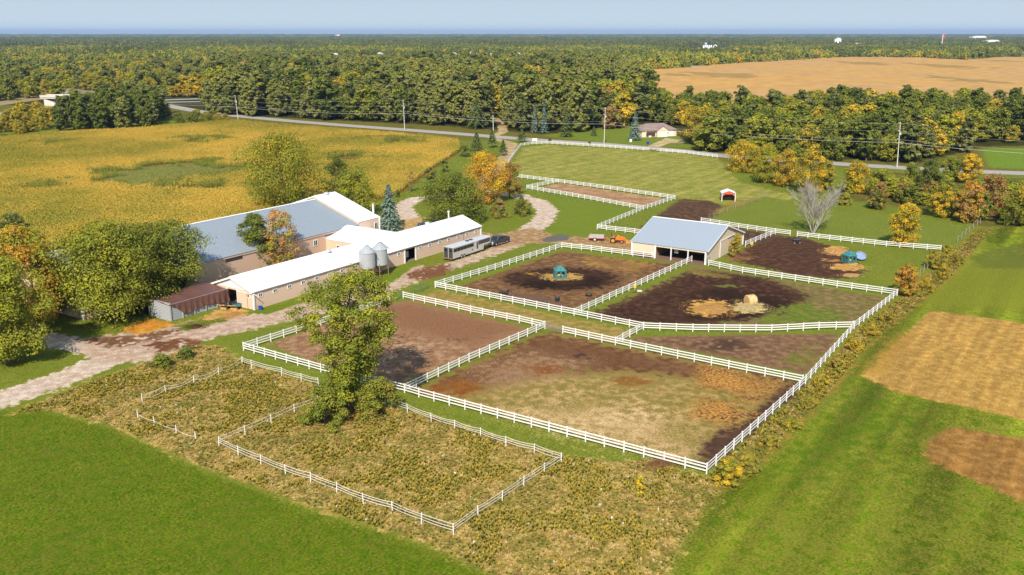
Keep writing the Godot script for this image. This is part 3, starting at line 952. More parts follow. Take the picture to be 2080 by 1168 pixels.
func corn():
	var r := RandomNumberGenerator.new()
	r.seed = 61
	var poly := pts2([-260, 290, 0, 285, 130, 272, 330, 261, 430, 253, 480, 250, 600, 261, 800, 274, 930, 289, 935, 306, 872, 345, 805, 396, 740, 412, 690, 402, 560, 442, 400, 470, 120, 503, -260, 560])
	var holes := [pts2([195, 366, 260, 343, 400, 332, 480, 337, 470, 354, 380, 374, 250, 377]), pts2([750, 293, 800, 282, 850, 288, 820, 298]), pts2([640, 322, 740, 318, 760, 326, 700, 333]), pts2([360, 290, 400, 286, 450, 288, 400, 294]), pts2([55, 298, 110, 293, 150, 294, 90, 301]), pts2([10, 388, 80, 382, 130, 382, 60, 393]), pts2([560, 256, 600, 255, 630, 259, 580, 261]), pts2([310, 384, 380, 378, 420, 386, 340, 394])]
	var shapes := []
	for k in 3:
		var b := MB.new()
		for i in 7:
			var a := i * 2.5 + r.randf()
			var y := 0.12 + 0.1 * i
			var d := Vector3(cos(a), 0, sin(a))
			var s := Vector3(-sin(a), 0, cos(a)) * 0.06
			b.col = Color(0.92, 0.92, 0.92)
			b.quad(Vector3(0, y, 0) - s, Vector3(0, y + 0.13, 0) + d * 0.25 - s, Vector3(0, y + 0.13, 0) + d * 0.25 + s, Vector3(0, y, 0) + s)
			b.tri(Vector3(0, y + 0.13, 0) + d * 0.25 - s, Vector3(0, y - 0.02, 0) + d * 0.55, Vector3(0, y + 0.13, 0) + d * 0.25 + s)
		for i in 4:
			var a := i * 1.57 + r.randf()
			b.col = Color(1.0, 0.9, 0.76)
			b.tri(Vector3(-0.03, 0.84, 0.0), Vector3(cos(a) * 0.2, 1.0, sin(a) * 0.2), Vector3(0.05, 0.84, 0.04))
		b.soften(0.5)
		shapes.append(b.mesh())
	var nz := FastNoiseLite.new()
	nz.seed = 71
	nz.frequency = 0.012
	nz.fractal_octaves = 4
	var xf := [[], [], []]
	var cl := [[], [], []]
	var gold := lin(210, 180, 80, 1.9)
	var ochre := lin(200, 166, 72, 1.9)
	var leaf := lin(148, 150, 60, 1.85)
	var along := 0.72
	var across := 0.78
	for i in range(-500, 500):
		for j in range(-560, 560):
			var p := Vector3(-130, 0, -310) + E3 * (j * along) + N3 * (i * across)
			if absf(p.x) > -p.z * 0.6 + 6 or not inside(p, poly):
				continue
			p += Vector3(r.randf_range(-0.25, 0.25), 0, r.randf_range(-0.25, 0.25))
			var hole := false
			var rim := false
			var pj := p + Vector3(nz.get_noise_2d(p.x * 4, p.z * 4) * 16, 0, nz.get_noise_2d(p.x * 4 + 300, p.z * 4) * 14)
			for q in holes:
				hole = hole or inside(pj, q)
				rim = rim or inside(pj + Vector3(0, 0, 7), q) or inside(pj + Vector3(4, 0, 0), q) or inside(pj - Vector3(4, 0, 0), q)
			if hole:
				if r.randf() < 0.55:
					var kh := r.randi() % 3
					xf[kh].append(Transform3D(Basis(Vector3.UP, r.randf() * TAU).scaled(Vector3(0.9, r.randf_range(0.2, 0.6), 0.9)), p))
					cl[kh].append([lin(150, 152, 72, 1.8), lin(186, 168, 100, 1.8), lin(122, 138, 60, 1.8), lin(160, 148, 80, 1.8)][r.randi() & 3])
				continue
			var a := nz.get_noise_2d(p.x * 0.8, p.z * 0.8)
			var b := nz.get_noise_2d(p.x * 3.0 + 500, p.z * 3.0)
			var h := 2.15 + a * 0.9 + r.randf_range(-0.25, 0.25)
			if b < -0.34:
				h *= 0.88
			var k := r.randi() % 3
			var s := r.randf_range(1.0, 1.4)
			xf[k].append(Transform3D(Basis(Vector3.UP, r.randf() * TAU).scaled(Vector3(s, h, s)), p))
			var c := gold.lerp(leaf, clampf(0.45 + a * 1.3 + b * 0.7 + r.randf_range(-0.14, 0.14), 0, 1)).lerp(ochre, r.randf() * 0.4)
			if rim:
				c = leaf.lerp(lin(112, 124, 52, 1.7), r.randf())
				h *= 1.1
			cl[k].append(c)
	for k in 3:
		multi("corn_plants", shapes[k], leafmat, xf[k], cl[k])

func tan_field():
	# ripe corn on the far side of the woods: a canopy about two metres up, with sides
	var poly := pts2([1228, 152, 1290, 146, 1400, 140, 1480, 132, 1720, 118, 1860, 119, 1960, 124, 2040, 117.5, 2500, 117.5, 2600, 240, 2080, 224, 1900, 212, 1500, 212, 1330, 212, 1290, 192])
	var nz := FastNoiseLite.new()
	nz.seed = 88
	nz.frequency = 0.02
	nz.fractal_octaves = 5
	var b := MB.new()
	var st := 9.0
	var gold := lin(222, 172, 96, 1.08)
	var pale := lin(214, 170, 108, 1.08)
	var green := lin(150, 132, 66)
	var x := 60.0
	while x < 1250.0:
		var z := -600.0
		while z > -1720.0:
			if inside(Vector3(x + st / 2, 0, z - st / 2), poly):
				var q := []
				for o in [[0, 0], [0, 1], [1, 1], [1, 0]]:
					var px: float = x + o[0] * st
					var pz: float = z - o[1] * st
					q.append(Vector3(px, 2.3 + nz.get_noise_2d(px, pz) * 0.8, pz))
				var t := clampf(nz.get_noise_2d(x * 0.35, z * 0.12) * 1.4 + 0.45, 0, 1)
				b.col = gold.lerp(pale, t)
				if nz.get_noise_2d(x * 0.3 + 900, z * 0.09) > 0.4:
					b.col = b.col.lerp(green, 0.55)
				var jig := 1.0 + nz.get_noise_2d(x * 9.0, z * 9.0) * 0.25
				b.col = Color(b.col.r * jig, b.col.g * jig, b.col.b * jig)
				b.quad(q[0], q[1], q[2], q[3])
				if not inside(Vector3(x + st / 2, 0, z + st / 2), poly):
					b.quad(Vector3(q[3].x, 0, q[3].z), q[3], q[0], Vector3(q[0].x, 0, q[0].z))
			z -= st
		x += st
	structure("ripe_corn_field", b.mesh(), vmat("field", 1.0), "stuff")

# ---------------------------------------------------------------- fences
var post_mesh: ArrayMesh
var rail_mesh: ArrayMesh
var white: StandardMaterial3D
func fence_meshes():
	var b := MB.new()
	b.cham(Vector3(0, 0.65, 0), Vector3(0.127, 1.3, 0.127), 0.012)
	b.lathe(Vector3(0, 1.3, 0), [[0.1, 0.0], [0.1, 0.02], [0.0, 0.07]], 4)
	post_mesh = b.mesh()
	b = MB.new()
	b.box(Vector3(0.5, 0, 0), Vector3(1, 0.14, 0.045))
	rail_mesh = b.mesh()

# a run of white board fence along base pixels
func fence(px: Array, label: String, skip_first := false):
	var pts := []
	for k in range(0, px.size(), 2):
		pts.append(g(px[k], px[k + 1]))
	var t := thing("board_fence", label, "fence", pts[0], 0.0)
	var o: Vector3 = pts[0]
	for k in pts.size() - 1:
		var a: Vector3 = pts[k]
		var b: Vector3 = pts[k + 1]
		var len := a.distance_to(b)
		var n := maxi(1, roundi(len / 2.44))
		var turn := atan2(-(b - a).z, (b - a).x)
		for i in n + (1 if k == pts.size() - 2 else 0):
			var p := a.lerp(b, float(i) / n)
			if not (skip_first and k == 0 and i == 0):
				var q := part("post", post_mesh, white, t, p - o)
				q.rotation.y = turn + rng.randf_range(-0.04, 0.04)
				q.rotation.x = rng.randf_range(-0.015, 0.015)
				q.rotation.z = rng.randf_range(-0.015, 0.015)
			if i < n:
				for y in [0.42, 0.8, 1.17]:
					var e := part("rail", rail_mesh, white, t, p - o + Vector3(0, y + rng.randf_range(-0.015, 0.015), 0))
					e.rotation.y = turn
					e.rotation.z = rng.randf_range(-0.006, 0.006)
					e.scale = Vector3(len / n, 1, 1)

# posts with slack tape between them
func tape_fence(px: Array, label: String, hgt := 1.2, strands := [0.55, 0.85, 1.12], sag := 0.1, mat: Material = null, postr := 0.055):
	var pts := []
	for k in range(0, px.size(), 2):
		pts.append(g(px[k], px[k + 1]))
	var o: Vector3 = pts[0]
	var t := thing("tape_fence", label, "fence", o)
	var m := mat if mat else white
	for k in pts.size():
		var b := MB.new()
		var tip := Vector3(rng.randf_range(-0.06, 0.06), hgt, rng.randf_range(-0.06, 0.06))
		b.tube(Vector3.ZERO, tip, postr, postr * 0.9, 6)
		part("post", b.mesh(), m, t, pts[k] - o)
		if k + 1 < pts.size():
			for y in strands:
				var s := MB.new()
				var a: Vector3 = pts[k] - o + Vector3(0, y, 0)
				var e: Vector3 = pts[k + 1] - o + Vector3(0, y + rng.randf_range(-0.05, 0.05), 0)
				var sg := sag * rng.randf_range(0.4, 1.6)
				for i in 8:
					var q := func(f: float) -> Vector3: return a.lerp(e, f) - Vector3(0, sg * 4 * f * (1 - f), 0)
					var p0: Vector3 = q.call(i / 8.0)
					var p1: Vector3 = q.call((i + 1) / 8.0)
					s.quad(p0 - Vector3(0, 0.028, 0), p0 + Vector3(0, 0.028, 0), p1 + Vector3(0, 0.028, 0), p1 - Vector3(0, 0.028, 0))
					s.quad(p0 - N3 * 0.015, p0 + N3 * 0.015, p1 + N3 * 0.015, p1 - N3 * 0.015)
				part("tape", s.mesh(), m, t)

func tube_gate(a: Vector3, b: Vector3, label: String, mat: Material, bars := 6):
	var t := thing("field_gate", label, "gate", a)
	var d := b - a
	var fr := MB.new()
	for y in [0.15, 1.25]:
		fr.tube(Vector3(0, y, 0), d + Vector3(0, y, 0), 0.03, 0.03, 6)
	for f in [0.0, 0.5, 1.0]:
		fr.tube(d * f + Vector3(0, 0.12, 0), d * f + Vector3(0, 1.28, 0), 0.03, 0.03, 6)
	part("frame", fr.mesh(), mat, t)
	for k in bars - 2:
		var s := MB.new()
		var y := 0.15 + 1.1 * (k + 1) / (bars - 1)
		s.tube(Vector3(0, y, 0), d + Vector3(0, y, 0), 0.02, 0.02, 5)
		part("bar", s.mesh(), mat, t)

func fences():
	fence([495, 712, 652, 756, 822, 798, 851, 807, 1435, 963], "long white three-rail fence in front of the two largest dirt paddocks, beside the weeds")
	fence([1435, 963, 1636, 780, 1735, 668, 1822, 601], "white three-rail fence rising beside the strip of yellow weeds and mown field", true)
	fence([495, 712, 652, 661, 792, 615], "white three-rail fence between the gravel drive and dirt paddock behind the lone cottonwood", true)
	fence([819, 606, 840, 611, 956, 636, 1055, 656, 1107, 668], "white three-rail fence along the grassy lane, ending at the green gate")
	fence([1107, 668, 953, 735, 822, 798], "white three-rail fence dividing the two front dirt paddocks", true)
	fence([1143, 678, 1250, 701, 1376, 728, 1630, 780], "white three-rail fence between front paddock with orange straw and narrow brown paddock")
	fence([1250, 701, 1307, 670], "short white three-rail fence closing the grassy lane's end", true)
	fence([884, 585, 1166, 641.6, 1250, 659, 1307, 670], "white three-rail fence in front of the paddock with the feeder and the horse")
	fence([1307, 670, 1407, 674, 1567, 675, 1663, 670, 1732, 668], "level white three-rail fence in front of the paddock with the round bale", true)
	fence([884, 585, 1006, 548, 1141, 504], "white three-rail fence between the gravel drive and the feeder paddock", true)
	fence([1141, 504, 1201, 510, 1329, 526], "white three-rail fence from the drive to the barn, behind the feeder paddock", true)
	fence([1166, 641.6, 1290, 585, 1405, 532], "white three-rail fence dividing feeder paddock from round bale paddock", true)
	fence([1439, 540, 1508, 555, 1700, 584, 1822, 601], "white three-rail fence between the round bale paddock and the paddock with straw heaps", false)
	fence([1213, 466, 1289, 475, 1310, 478], "short white three-rail fence running behind the tractor to the barn")
	fence([1213, 466, 1307, 427, 1371, 405.5], "white three-rail fence between lawn and bare yard, up to the riding ring", true)
	fence([1070, 384, 1200, 407, 1307, 427], "white three-rail fence on the lawn side of the sandy riding ring")
	fence([1070, 384, 1134, 371.5], "short white three-rail fence at the shady end of the riding ring", true)
	fence([1048, 361, 1134, 371.5, 1240, 386, 1371, 405.5], "white three-rail fence between the riding ring and mown pasture", false)
	fence([1033, 331, 1045, 314, 1058, 297], "white three-rail fence climbing the pasture edge beside the pines")
	fence([1058, 297, 1080, 293.5, 1111, 292.5, 1228, 300, 1390, 312, 1457, 321], "white three-rail fence along the road at the top of the pasture", true)
	fence([1424, 452, 1500, 464, 1575, 475, 1605, 478.5], "white three-rail fence behind the barn roof along the bare yard")
	fence([1514, 501, 1545, 488, 1575, 476], "short white three-rail fence from barn corner to the yard fence", false)
	fence([1619, 481, 1800, 501, 1911, 510], "white three-rail fence between the leafless tree and the straw heap paddock")
	tape_fence([492, 740, 511, 747, 572, 763, 612, 775, 647, 784], "slack white tape fence between mown strip and the small weedy pen")
	tape_fence([289, 817, 337, 799, 394, 779, 444, 762, 492, 740], "sagging white tape fence on drive side of the small weedy pen", 1.15, [0.6, 1.05], 0.3)
	tape_fence([280, 848, 314, 862, 358, 879, 398, 893], "broken white tape fence with leaning posts in tall straw grass", 1.0, [0.45], 0.32)
	tape_fence([646, 822, 598, 839, 551, 860, 498, 883, 445, 906], "white two-strand tape fence between the two weedy pens", 1.2, [0.7, 1.08], 0.05)
	tape_fence([445, 906, 484, 925, 530, 943, 580, 964, 631, 980, 684, 1001, 738, 1023, 797, 1040, 856, 1064, 921, 1086], "white tape fence between the weedy pen and vivid green lawn", 1.2, [0.5, 0.8, 1.08], 0.06)
	tape_fence([921, 1086, 971, 1049, 1020, 1018, 1064, 988, 1106, 961, 1140, 940], "white tape fence at the goldenrod end of the large weedy pen", 1.2, [0.5, 0.8, 1.08], 0.04)
	tape_fence([1140, 940, 1085, 921, 1028, 906, 976, 888, 924, 872, 876, 857, 828, 838, 782, 820], "white tape fence between the large weedy pen and mown strip", 1.2, [0.55, 0.82, 1.1], 0.1)
	var wood := base(0.32, 0.29, 0.25, 0.9)
	tape_fence([1440, 445, 1450, 441, 1462, 437, 1477, 431, 1494, 424, 1511, 418, 1527, 411, 1543, 404, 1557, 400], "wire fence on grey wooden posts below the red shelter", 1.3, [0.5, 0.9, 1.2], 0.03, wood, 0.05)
	tape_fence([1868, 562, 1876, 553, 1884, 546], "three weathered posts with wire between the two orange shrubs", 1.6, [0.6, 1.1], 0.03, wood, 0.07)
	tape_fence([1945, 492, 1953, 485, 1961, 478, 1969, 471, 1977, 464, 1985, 458, 1991, 454], "weathered wire fence climbing to the woods above the yellow weeds", 1.5, [0.5, 0.9, 1.3], 0.03, wood, 0.07)
	var green := base(0.06, 0.16, 0.11, 0.5)
	tube_gate(g(793, 614), g(818, 606), "green tube gate between white posts beside the cottonwood", green)
	tube_gate(g(838, 597), g(870, 586), "thin green gate standing open in grass by the drive", green, 5)
	tube_gate(g(1110, 669), g(1140, 677), "grey wire gate closing the front paddock at the lane", base(0.3, 0.27, 0.25, 0.6), 8)

# ---------------------------------------------------------------- buildings
func siding() -> StandardMaterial3D:
	return worn("siding", srg(234, 203, 181, 1.42), srg(226, 194, 171, 1.42), 0.55, 0.0, Vector3(2.2, 0.08, 2.2), 15, 0.03)

func window_at(t: Node3D, p: Vector3, w: float, h: float, turn := 0.0):   # frame + two panes; faces local +z before turning
	var b := MB.new()
	var f := 0.11
	for s in [[0, h / 2 + f / 2, w + 2 * f, f], [0, -h / 2 - f / 2, w + 2 * f, f], [-w / 2 - f / 2, 0, f, h], [w / 2 + f / 2, 0, f, h], [0, 0, 0.06, h]]:
		b.box(Vector3(s[0], s[1], 0.0), Vector3(s[2], s[3], 0.08))
	var fr := part("window", b.mesh(), white, t, p)
	fr.rotation.y = turn
	for s in [-1, 1]:
		part("pane", boxm(Vector3(s * (w / 4 + 0.015), 0, -0.012), Vector3(w / 2 - 0.05, h, 0.02)), glass, fr)

var glass: StandardMaterial3D

# walls with openings; x runs along the wall from a to b in the local plane, openings: [x0, x1, top]
func wall(t: Node3D, a: Vector3, b: Vector3, h: float, mat: Material, openings := [], thick := 0.14):
	var d := (b - a)
	var len := d.length()
	var turn := atan2(-d.z, d.x)
	var mb := MB.new()
	var x := 0.0
	for o in openings:
		mb.box(Vector3((x + o[0]) / 2, h / 2, 0), Vector3(o[0] - x, h, thick))
		if o[2] < h:
			mb.box(Vector3((o[0] + o[1]) / 2, (o[2] + h) / 2, 0), Vector3(o[1] - o[0], h - o[2], thick))
		x = o[1]
	mb.box(Vector3((x + len) / 2, h / 2, 0), Vector3(len - x, h, thick))
	var p := part("wall", mb.mesh(), mat, t, a)
	p.rotation.y = turn

func gable(t: Node3D, a: Vector3, b: Vector3, h: float, ridge: float, mat: Material, thick := 0.14):   # triangle above a wall
	var d := b - a
	var len := d.length()
	var mb := MB.new()
	mb.prism([Vector2(0, h), Vector2(len, h), Vector2(len / 2, ridge)], -thick / 2, thick / 2)
	var p := part("gable", mb.mesh(), mat, t, a)
	p.rotation.y = atan2(-d.z, d.x)

# one roof slope from the eave line (x0..x1 at ze, he) to the ridge (zr, hr) as a slab; seams: standing ribs
func slope(t: Node3D, x0: float, x1: float, ze: float, he: float, zr: float, hr: float, mat: Material, seams := 0.0, n := "roof", over := 0.14):
	var th := 0.1
	var dz := zr - ze
	var dh := hr - he
	var L := sqrt(dz * dz + dh * dh)
	var ux := Vector3(0, dh / L, dz / L)
	var up := ux.cross(Vector3.RIGHT).normalized()
	if up.y < 0:
		up = -up
	var e := Vector3(0, he, ze) - ux * over
	var r := Vector3(0, hr, zr)
	var b := MB.new()
	var xa := Vector3(x0 - 0.35, 0, 0)
	var xb := Vector3(x1 + 0.35, 0, 0)
	var q := [e + xa, r + xa, r + xb, e + xb]
	var top := []
	for k in 4:
		top.append(q[k] + up * th)
	if dz < 0:
		b.quad(top[0], top[1], top[2], top[3])
	else:
		b.quad(top[3], top[2], top[1], top[0])
	b.quad(q[0], q[1], q[2], q[3])
	for k in 4:
		var j := (k + 1) % 4
		b.quad(q[k], top[k], top[j], q[j])
	var roof := part(n, b.mesh(), mat, t)
	for x in [x0 - 0.38, x1 + 0.38]:
		var tr := MB.new()
		tr.box((e + r) / 2 + Vector3(x, 0, 0) - up * 0.04, Vector3(0.06, L + over, 0.3), Basis(Vector3.RIGHT, ux, Vector3.RIGHT.cross(ux)))
		part("rake_trim", tr.mesh(), white, roof)
	if seams > 0.0:
		var s := MB.new()
		var x := x0 + 0.2
		while x < x1:
			var m := (e + r) / 2 + Vector3(x, 0, 0) + up * (th + 0.012)
			s.box(m, Vector3(0.05, L + over - 0.02, 0.03), Basis(Vector3.RIGHT, ux, Vector3.RIGHT.cross(ux)))
			x += seams
		var o := part("seams", s.mesh(), mat, roof)
		o.set_meta("kind", "stuff")
	return roof

func ridge_cap(t: Node3D, x0: float, x1: float, z: float, h: float, mat: Material):
	var b := MB.new()
	b.prism([Vector2(-0.28, -0.02), Vector2(0, 0.1), Vector2(0.28, -0.02), Vector2(0, 0.02)], x0, x1)
	var p := part("ridge_cap", b.mesh(), mat, t, Vector3(0, h + 0.1, z))
	p.rotation.y = PI / 2
	p.position.x = 0

func trim(t: Node3D, p: Vector3, s: Vector3, n := "trim"):
	part(n, boxm(Vector3.ZERO, s), white, t, p)

func roof_vent(t: Node3D, p: Vector3):
	var b := MB.new()
	b.lathe(Vector3.ZERO, [[0.35, 0], [0.35, 0.35], [0.62, 0.4], [0.55, 0.62], [0.0, 0.78]], 14)
	part("roof_vent", b.mesh(), base(0.62, 0.63, 0.64, 0.4, 0.3), t, p)

func buildings():
	var sid := siding()
	var wroof := worn("white_roof", Color(0.93, 0.93, 0.92), Color(0.88, 0.885, 0.89), 0.5, 0.0, Vector3(0.3, 0.3, 0.3), 23)
	var groof := worn("grey_roof", base(0.30, 0.345, 0.39).albedo_color, base(0.255, 0.295, 0.335).albedo_color, 0.45, 0.1, Vector3(0.12, 0.12, 0.12), 24)
	var dark := base(0.05, 0.04, 0.035, 0.9)
	var floor_m := base(0.2, 0.16, 0.12, 0.95)
	# ---- stable
	var t := thing("stable", "long low tan stable with white roof and a row of small windows", "building", yard(0, 0, 0), YARD_TURN)
	var L := 65.4
	var W := 10.6
	wall(t, Vector3(0, 0, -0.07), Vector3(L, 0, -0.07), 3.1, sid, [[39.2, 42.4, 2.75]])
	wall(t, Vector3(L, 0, -W + 0.07), Vector3(0, 0, -W + 0.07), 3.1, sid)
	wall(t, Vector3(0.07, 0, -W + 0.15), Vector3(0.07, 0, -0.15), 3.1, sid, [[3.9, 6.4, 2.8]])
	wall(t, Vector3(L - 0.07, 0, -0.15), Vector3(L - 0.07, 0, -W + 0.15), 3.1, sid)
	gable(t, Vector3(0.07, 0, -W), Vector3(0.07, 0, 0), 3.1, 5.0, white)
	gable(t, Vector3(L - 0.07, 0, 0), Vector3(L - 0.07, 0, -W), 3.1, 5.0, sid)
	slope(t, 0, L, 0, 3.1, -W / 2, 5.0, wroof)
	slope(t, 0, L, -W, 3.1, -W / 2, 5.0, wroof)
	ridge_cap(t, -0.35, L + 0.35, -W / 2, 5.0, wroof)
	part("gutter", boxm(Vector3(L / 2, 2.98, 0.14), Vector3(L + 0.6, 0.1, 0.1)), base(0.2, 0.19, 0.2, 0.5), t)
	part("floor", boxm(Vector3(L / 2, 0.03, -W / 2), Vector3(L - 0.3, 0.06, W - 0.3)), floor_m, t)
	part("aisle_wall", boxm(Vector3(46.5, 1.5, -5.3), Vector3(0.1, 3.0, W - 0.4)), base(0.16, 0.08, 0.045, 0.8), t)
	part("aisle_wall", boxm(Vector3(38.2, 1.5, -5.3), Vector3(0.1, 3.0, W - 0.4)), base(0.10, 0.055, 0.03, 0.8), t)
	part("stall_front", boxm(Vector3(7.0, 1.2, -5.6), Vector3(0.1, 2.4, W - 0.6)), base(0.22, 0.1, 0.055, 0.8), t)
	for x in [1.5, 4.75, 8.05, 11.3, 14.65, 17.85, 21.1, 24.3, 33.8, 37.3, 44.0, 47.2, 50.5, 53.7, 57.0, 60.2, 63.5]:
		window_at(t, Vector3(x, 2.3, 0.03), 0.72, 0.5)
	for z in [-1.4, -9.0]:
		window_at(t, Vector3(-0.03, 2.3, z), 0.72, 0.5, -PI / 2)
	trim(t, Vector3(-0.02, 1.55, 0.03), Vector3(0.26, 3.1, 0.26), "corner_trim")
	trim(t, Vector3(L, 1.55, 0.03), Vector3(0.22, 3.1, 0.22), "corner_trim")
	for x in [39.05, 42.55]:
		trim(t, Vector3(x, 1.4, 0.05), Vector3(0.3, 2.8, 0.12), "door_trim")
	for z in [-4.0, -6.7]:
		trim(t, Vector3(-0.05, 1.45, z), Vector3(0.12, 2.9, 0.28), "door_trim")
	var sd := part("sliding_door", boxm(Vector3.ZERO, Vector3(0.1, 2.7, 2.4)), sid, t, Vector3(-0.16, 1.4, -2.7))
	part("door_rail", boxm(Vector3(-0.02, 1.42, 1.3), Vector3(0.1, 0.1, 5.0)), white, sd)
	part("hanging_rug", boxm(Vector3(41.2, 1.35, -1.2), Vector3(0.7, 1.3, 0.12)), base(0.55, 0.53, 0.5, 0.9), t)
	part("downpipe", boxm(Vector3(58.8, 1.5, 0.06), Vector3(0.09, 3.0, 0.09)), base(0.25, 0.22, 0.22, 0.5), t)
	roof_vent(t, Vector3(22.5, 4.75, -W / 2 + 0.5))
	roof_vent(t, Vector3(53.5, 4.8, -W / 2 - 0.4))
	var ch := MB.new()
	ch.tube(Vector3.ZERO, Vector3(0, 1.7, 0), 0.16, 0.16, 10)
	ch.lathe(Vector3(0, 1.7, 0), [[0.28, 0], [0.28, 0.25], [0.0, 0.35]], 10)
	part("flue", ch.mesh(), base(0.7, 0.68, 0.66, 0.4), t, Vector3(60.5, 4.9, -W / 2))
	# link to the riding hall, part of the stable
	var lk := Node3D.new()
	lk.name = "link_wing"
	t.add_child(lk)
	lk.position = Vector3(42.3, 0, -W)
	lk.rotation.y = PI / 2
	# in the link's own axes x runs from the stable to the hall, z across
	wall(lk, Vector3(0, 0, -6.6), Vector3(8.1, 0, -6.6), 3.4, sid)
	wall(lk, Vector3(0, 0, 6.6), Vector3(8.1, 0, 6.6), 3.4, sid)
	slope(lk, -4.6, 7.9, -6.6, 3.4, 0, 5.15, wroof)
	slope(lk, -4.6, 7.9, 6.6, 3.4, 0, 5.15, wroof)
	window_at(lk, Vector3(4.6, 1.9, -6.7), 0.8, 1.0, PI)
	trim(lk, Vector3(2.2, 1.2, -6.75), Vector3(1.0, 2.3, 0.1), "side_door")
	# ---- riding hall
	var hall := thing("riding_hall", "tall tan riding hall with blue grey metal roof and a white end bay", "building", yard(-19.4, 0, -18.7), YARD_TURN)
	var HL := 65.0
	var HW := 26.2
	var hsid := worn("hall_siding", srg(226, 190, 168, 1.35), srg(216, 179, 157, 1.35), 0.6, 0.0, Vector3(1.4, 0.06, 1.4), 19, 0.03)
	wall(hall, Vector3(0.2, 0, -0.1), Vector3(HL, 0, -0.1), 4.7, hsid)
	wall(hall, Vector3(HL, 0, -HW + 0.1), Vector3(0.2, 0, -HW + 0.1), 4.7, hsid)
	wall(hall, Vector3(0.07, 0, -HW + 0.2), Vector3(0.07, 0, -0.2), 4.7, hsid)
	gable(hall, Vector3(0.07, 0, -HW), Vector3(0.07, 0, 0), 4.7, 9.0, hsid)
	slope(hall, 0, HL, 0, 4.7, -HW / 2, 9.0, groof, 0.91)
	slope(hall, 0, HL, -HW, 4.7, -HW / 2, 9.0, groof)
	ridge_cap(hall, -0.3, HL, -HW / 2, 9.0, white)
	trim(hall, Vector3(-0.02, 2.35, -0.0), Vector3(0.34, 4.7, 0.34), "corner_trim")
	part("fascia", boxm(Vector3(HL / 2, 4.45, 0.1), Vector3(HL, 0.22, 0.06)), hsid, hall)
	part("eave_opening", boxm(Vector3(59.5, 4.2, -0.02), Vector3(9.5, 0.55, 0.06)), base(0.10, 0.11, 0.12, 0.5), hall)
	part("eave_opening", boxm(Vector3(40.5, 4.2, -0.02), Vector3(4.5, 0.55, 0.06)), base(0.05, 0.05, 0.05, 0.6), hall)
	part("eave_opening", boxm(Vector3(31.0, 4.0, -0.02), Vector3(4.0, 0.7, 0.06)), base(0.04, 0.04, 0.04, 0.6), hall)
	window_at(hall, Vector3(52.0, 3.1, 0.03), 0.9, 1.1)
	for k in 9:
		var hx := 1.0 + 7.2 * k
		part("panel_joint", boxm(Vector3(hx, 2.3, -0.02), Vector3(0.05, 4.4, 0.03)), base(0.42, 0.3, 0.24, 0.7), hall)
	# end bay, a little higher
	wall(hall, Vector3(HL + 0.1, 0, 0.3), Vector3(HL + 6.4, 0, 0.3), 5.4, sid)
	wall(hall, Vector3(HL + 6.3, 0, 0.15), Vector3(HL + 6.3, 0, -HW - 0.15), 5.4, sid)
	gable(hall, Vector3(HL + 0.1, 0, 0.3), Vector3(HL + 0.1, 0, -HW - 0.3), 5.4, 9.75, sid)
	gable(hall, Vector3(HL + 6.3, 0, 0.3), Vector3(HL + 6.3, 0, -HW - 0.3), 5.4, 9.75, sid)
	wall(hall, Vector3(HL + 0.1, 4.5, 0.15), Vector3(HL + 0.1, 4.5, -HW), 0.9, sid)
	slope(hall, HL + 0.2, HL + 6.2, 0.3, 5.4, -HW / 2, 9.75, wroof)
	slope(hall, HL + 0.2, HL + 6.2, -HW - 0.3, 5.4, -HW / 2, 9.75, wroof)
	ridge_cap(hall, HL - 0.15, HL + 6.5, -HW / 2, 9.75, wroof)
	trim(hall, Vector3(HL + 6.35, 2.7, 0.36), Vector3(0.3, 5.4, 0.3), "corner_trim")
	window_at(hall, Vector3(HL + 5.2, 3.6, 0.42), 0.9, 1.5)
	roof_vent(hall, Vector3(HL + 3.4, 9.5, -HW / 2 + 0.3))
	part("flue", boxm(Vector3(HL + 6.0, 6.6, -1.0), Vector3(0.3, 3.6, 0.3)), base(0.7, 0.68, 0.66, 0.5), hall)
	# ---- loafing barn
	var o := Vector3(39.18, 0, -178.64)
	var barn := thing("loafing_barn", "open-fronted tan barn with pale blue metal roof between the paddocks", "building", o, atan2(8.96, -13.84) + PI)
	# local: +x to the camera's right along the front is 0 at the left corner
	barn.position = Vector3(25.34, 0, -187.6)
	barn.rotation.y = atan2(-8.96, 13.84)
	var bsid := worn("barn_siding", srg(240, 222, 194, 1.3), srg(230, 210, 182, 1.3), 0.55, 0.0, Vector3(1.8, 0.08, 1.8), 29, 0.03)
	var broof := worn("barn_roof", base(0.38, 0.43, 0.485).albedo_color, base(0.29, 0.34, 0.40).albedo_color, 0.42, 0.1, Vector3(0.22, 0.22, 0.22), 33, 0.035)
	var BW := 16.5
	var BD := 22.0
	wall(barn, Vector3(0.1, 0, -0.08), Vector3(5.2, 0, -0.08), 2.8, bsid)
	part("beam", boxm(Vector3(10.85, 2.62, -0.06), Vector3(11.3, 0.36, 0.22)), bsid, barn)
	wall(barn, Vector3(BW - 0.08, 0, -0.2), Vector3(BW - 0.08, 0, -BD + 0.2), 2.8, bsid, [[0.3, 1.6, 1.3], [7.3, 7.4, 2.6]])
	wall(barn, Vector3(BW, 0, -BD + 0.08), Vector3(0, 0, -BD + 0.08), 2.8, bsid)
	wall(barn, Vector3(0.08, 0, -BD + 0.2), Vector3(0.08, 0, -0.2), 2.8, bsid)
	gable(barn, Vector3(BW - 0.08, 0, 0), Vector3(BW - 0.08, 0, -BD), 2.8, 6.25, bsid)
	gable(barn, Vector3(0.08, 0, -BD), Vector3(0.08, 0, 0), 2.8, 6.25, bsid)
	slope(barn, 0, BW, 0, 2.8, -BD / 2, 6.25, broof, 0.91)
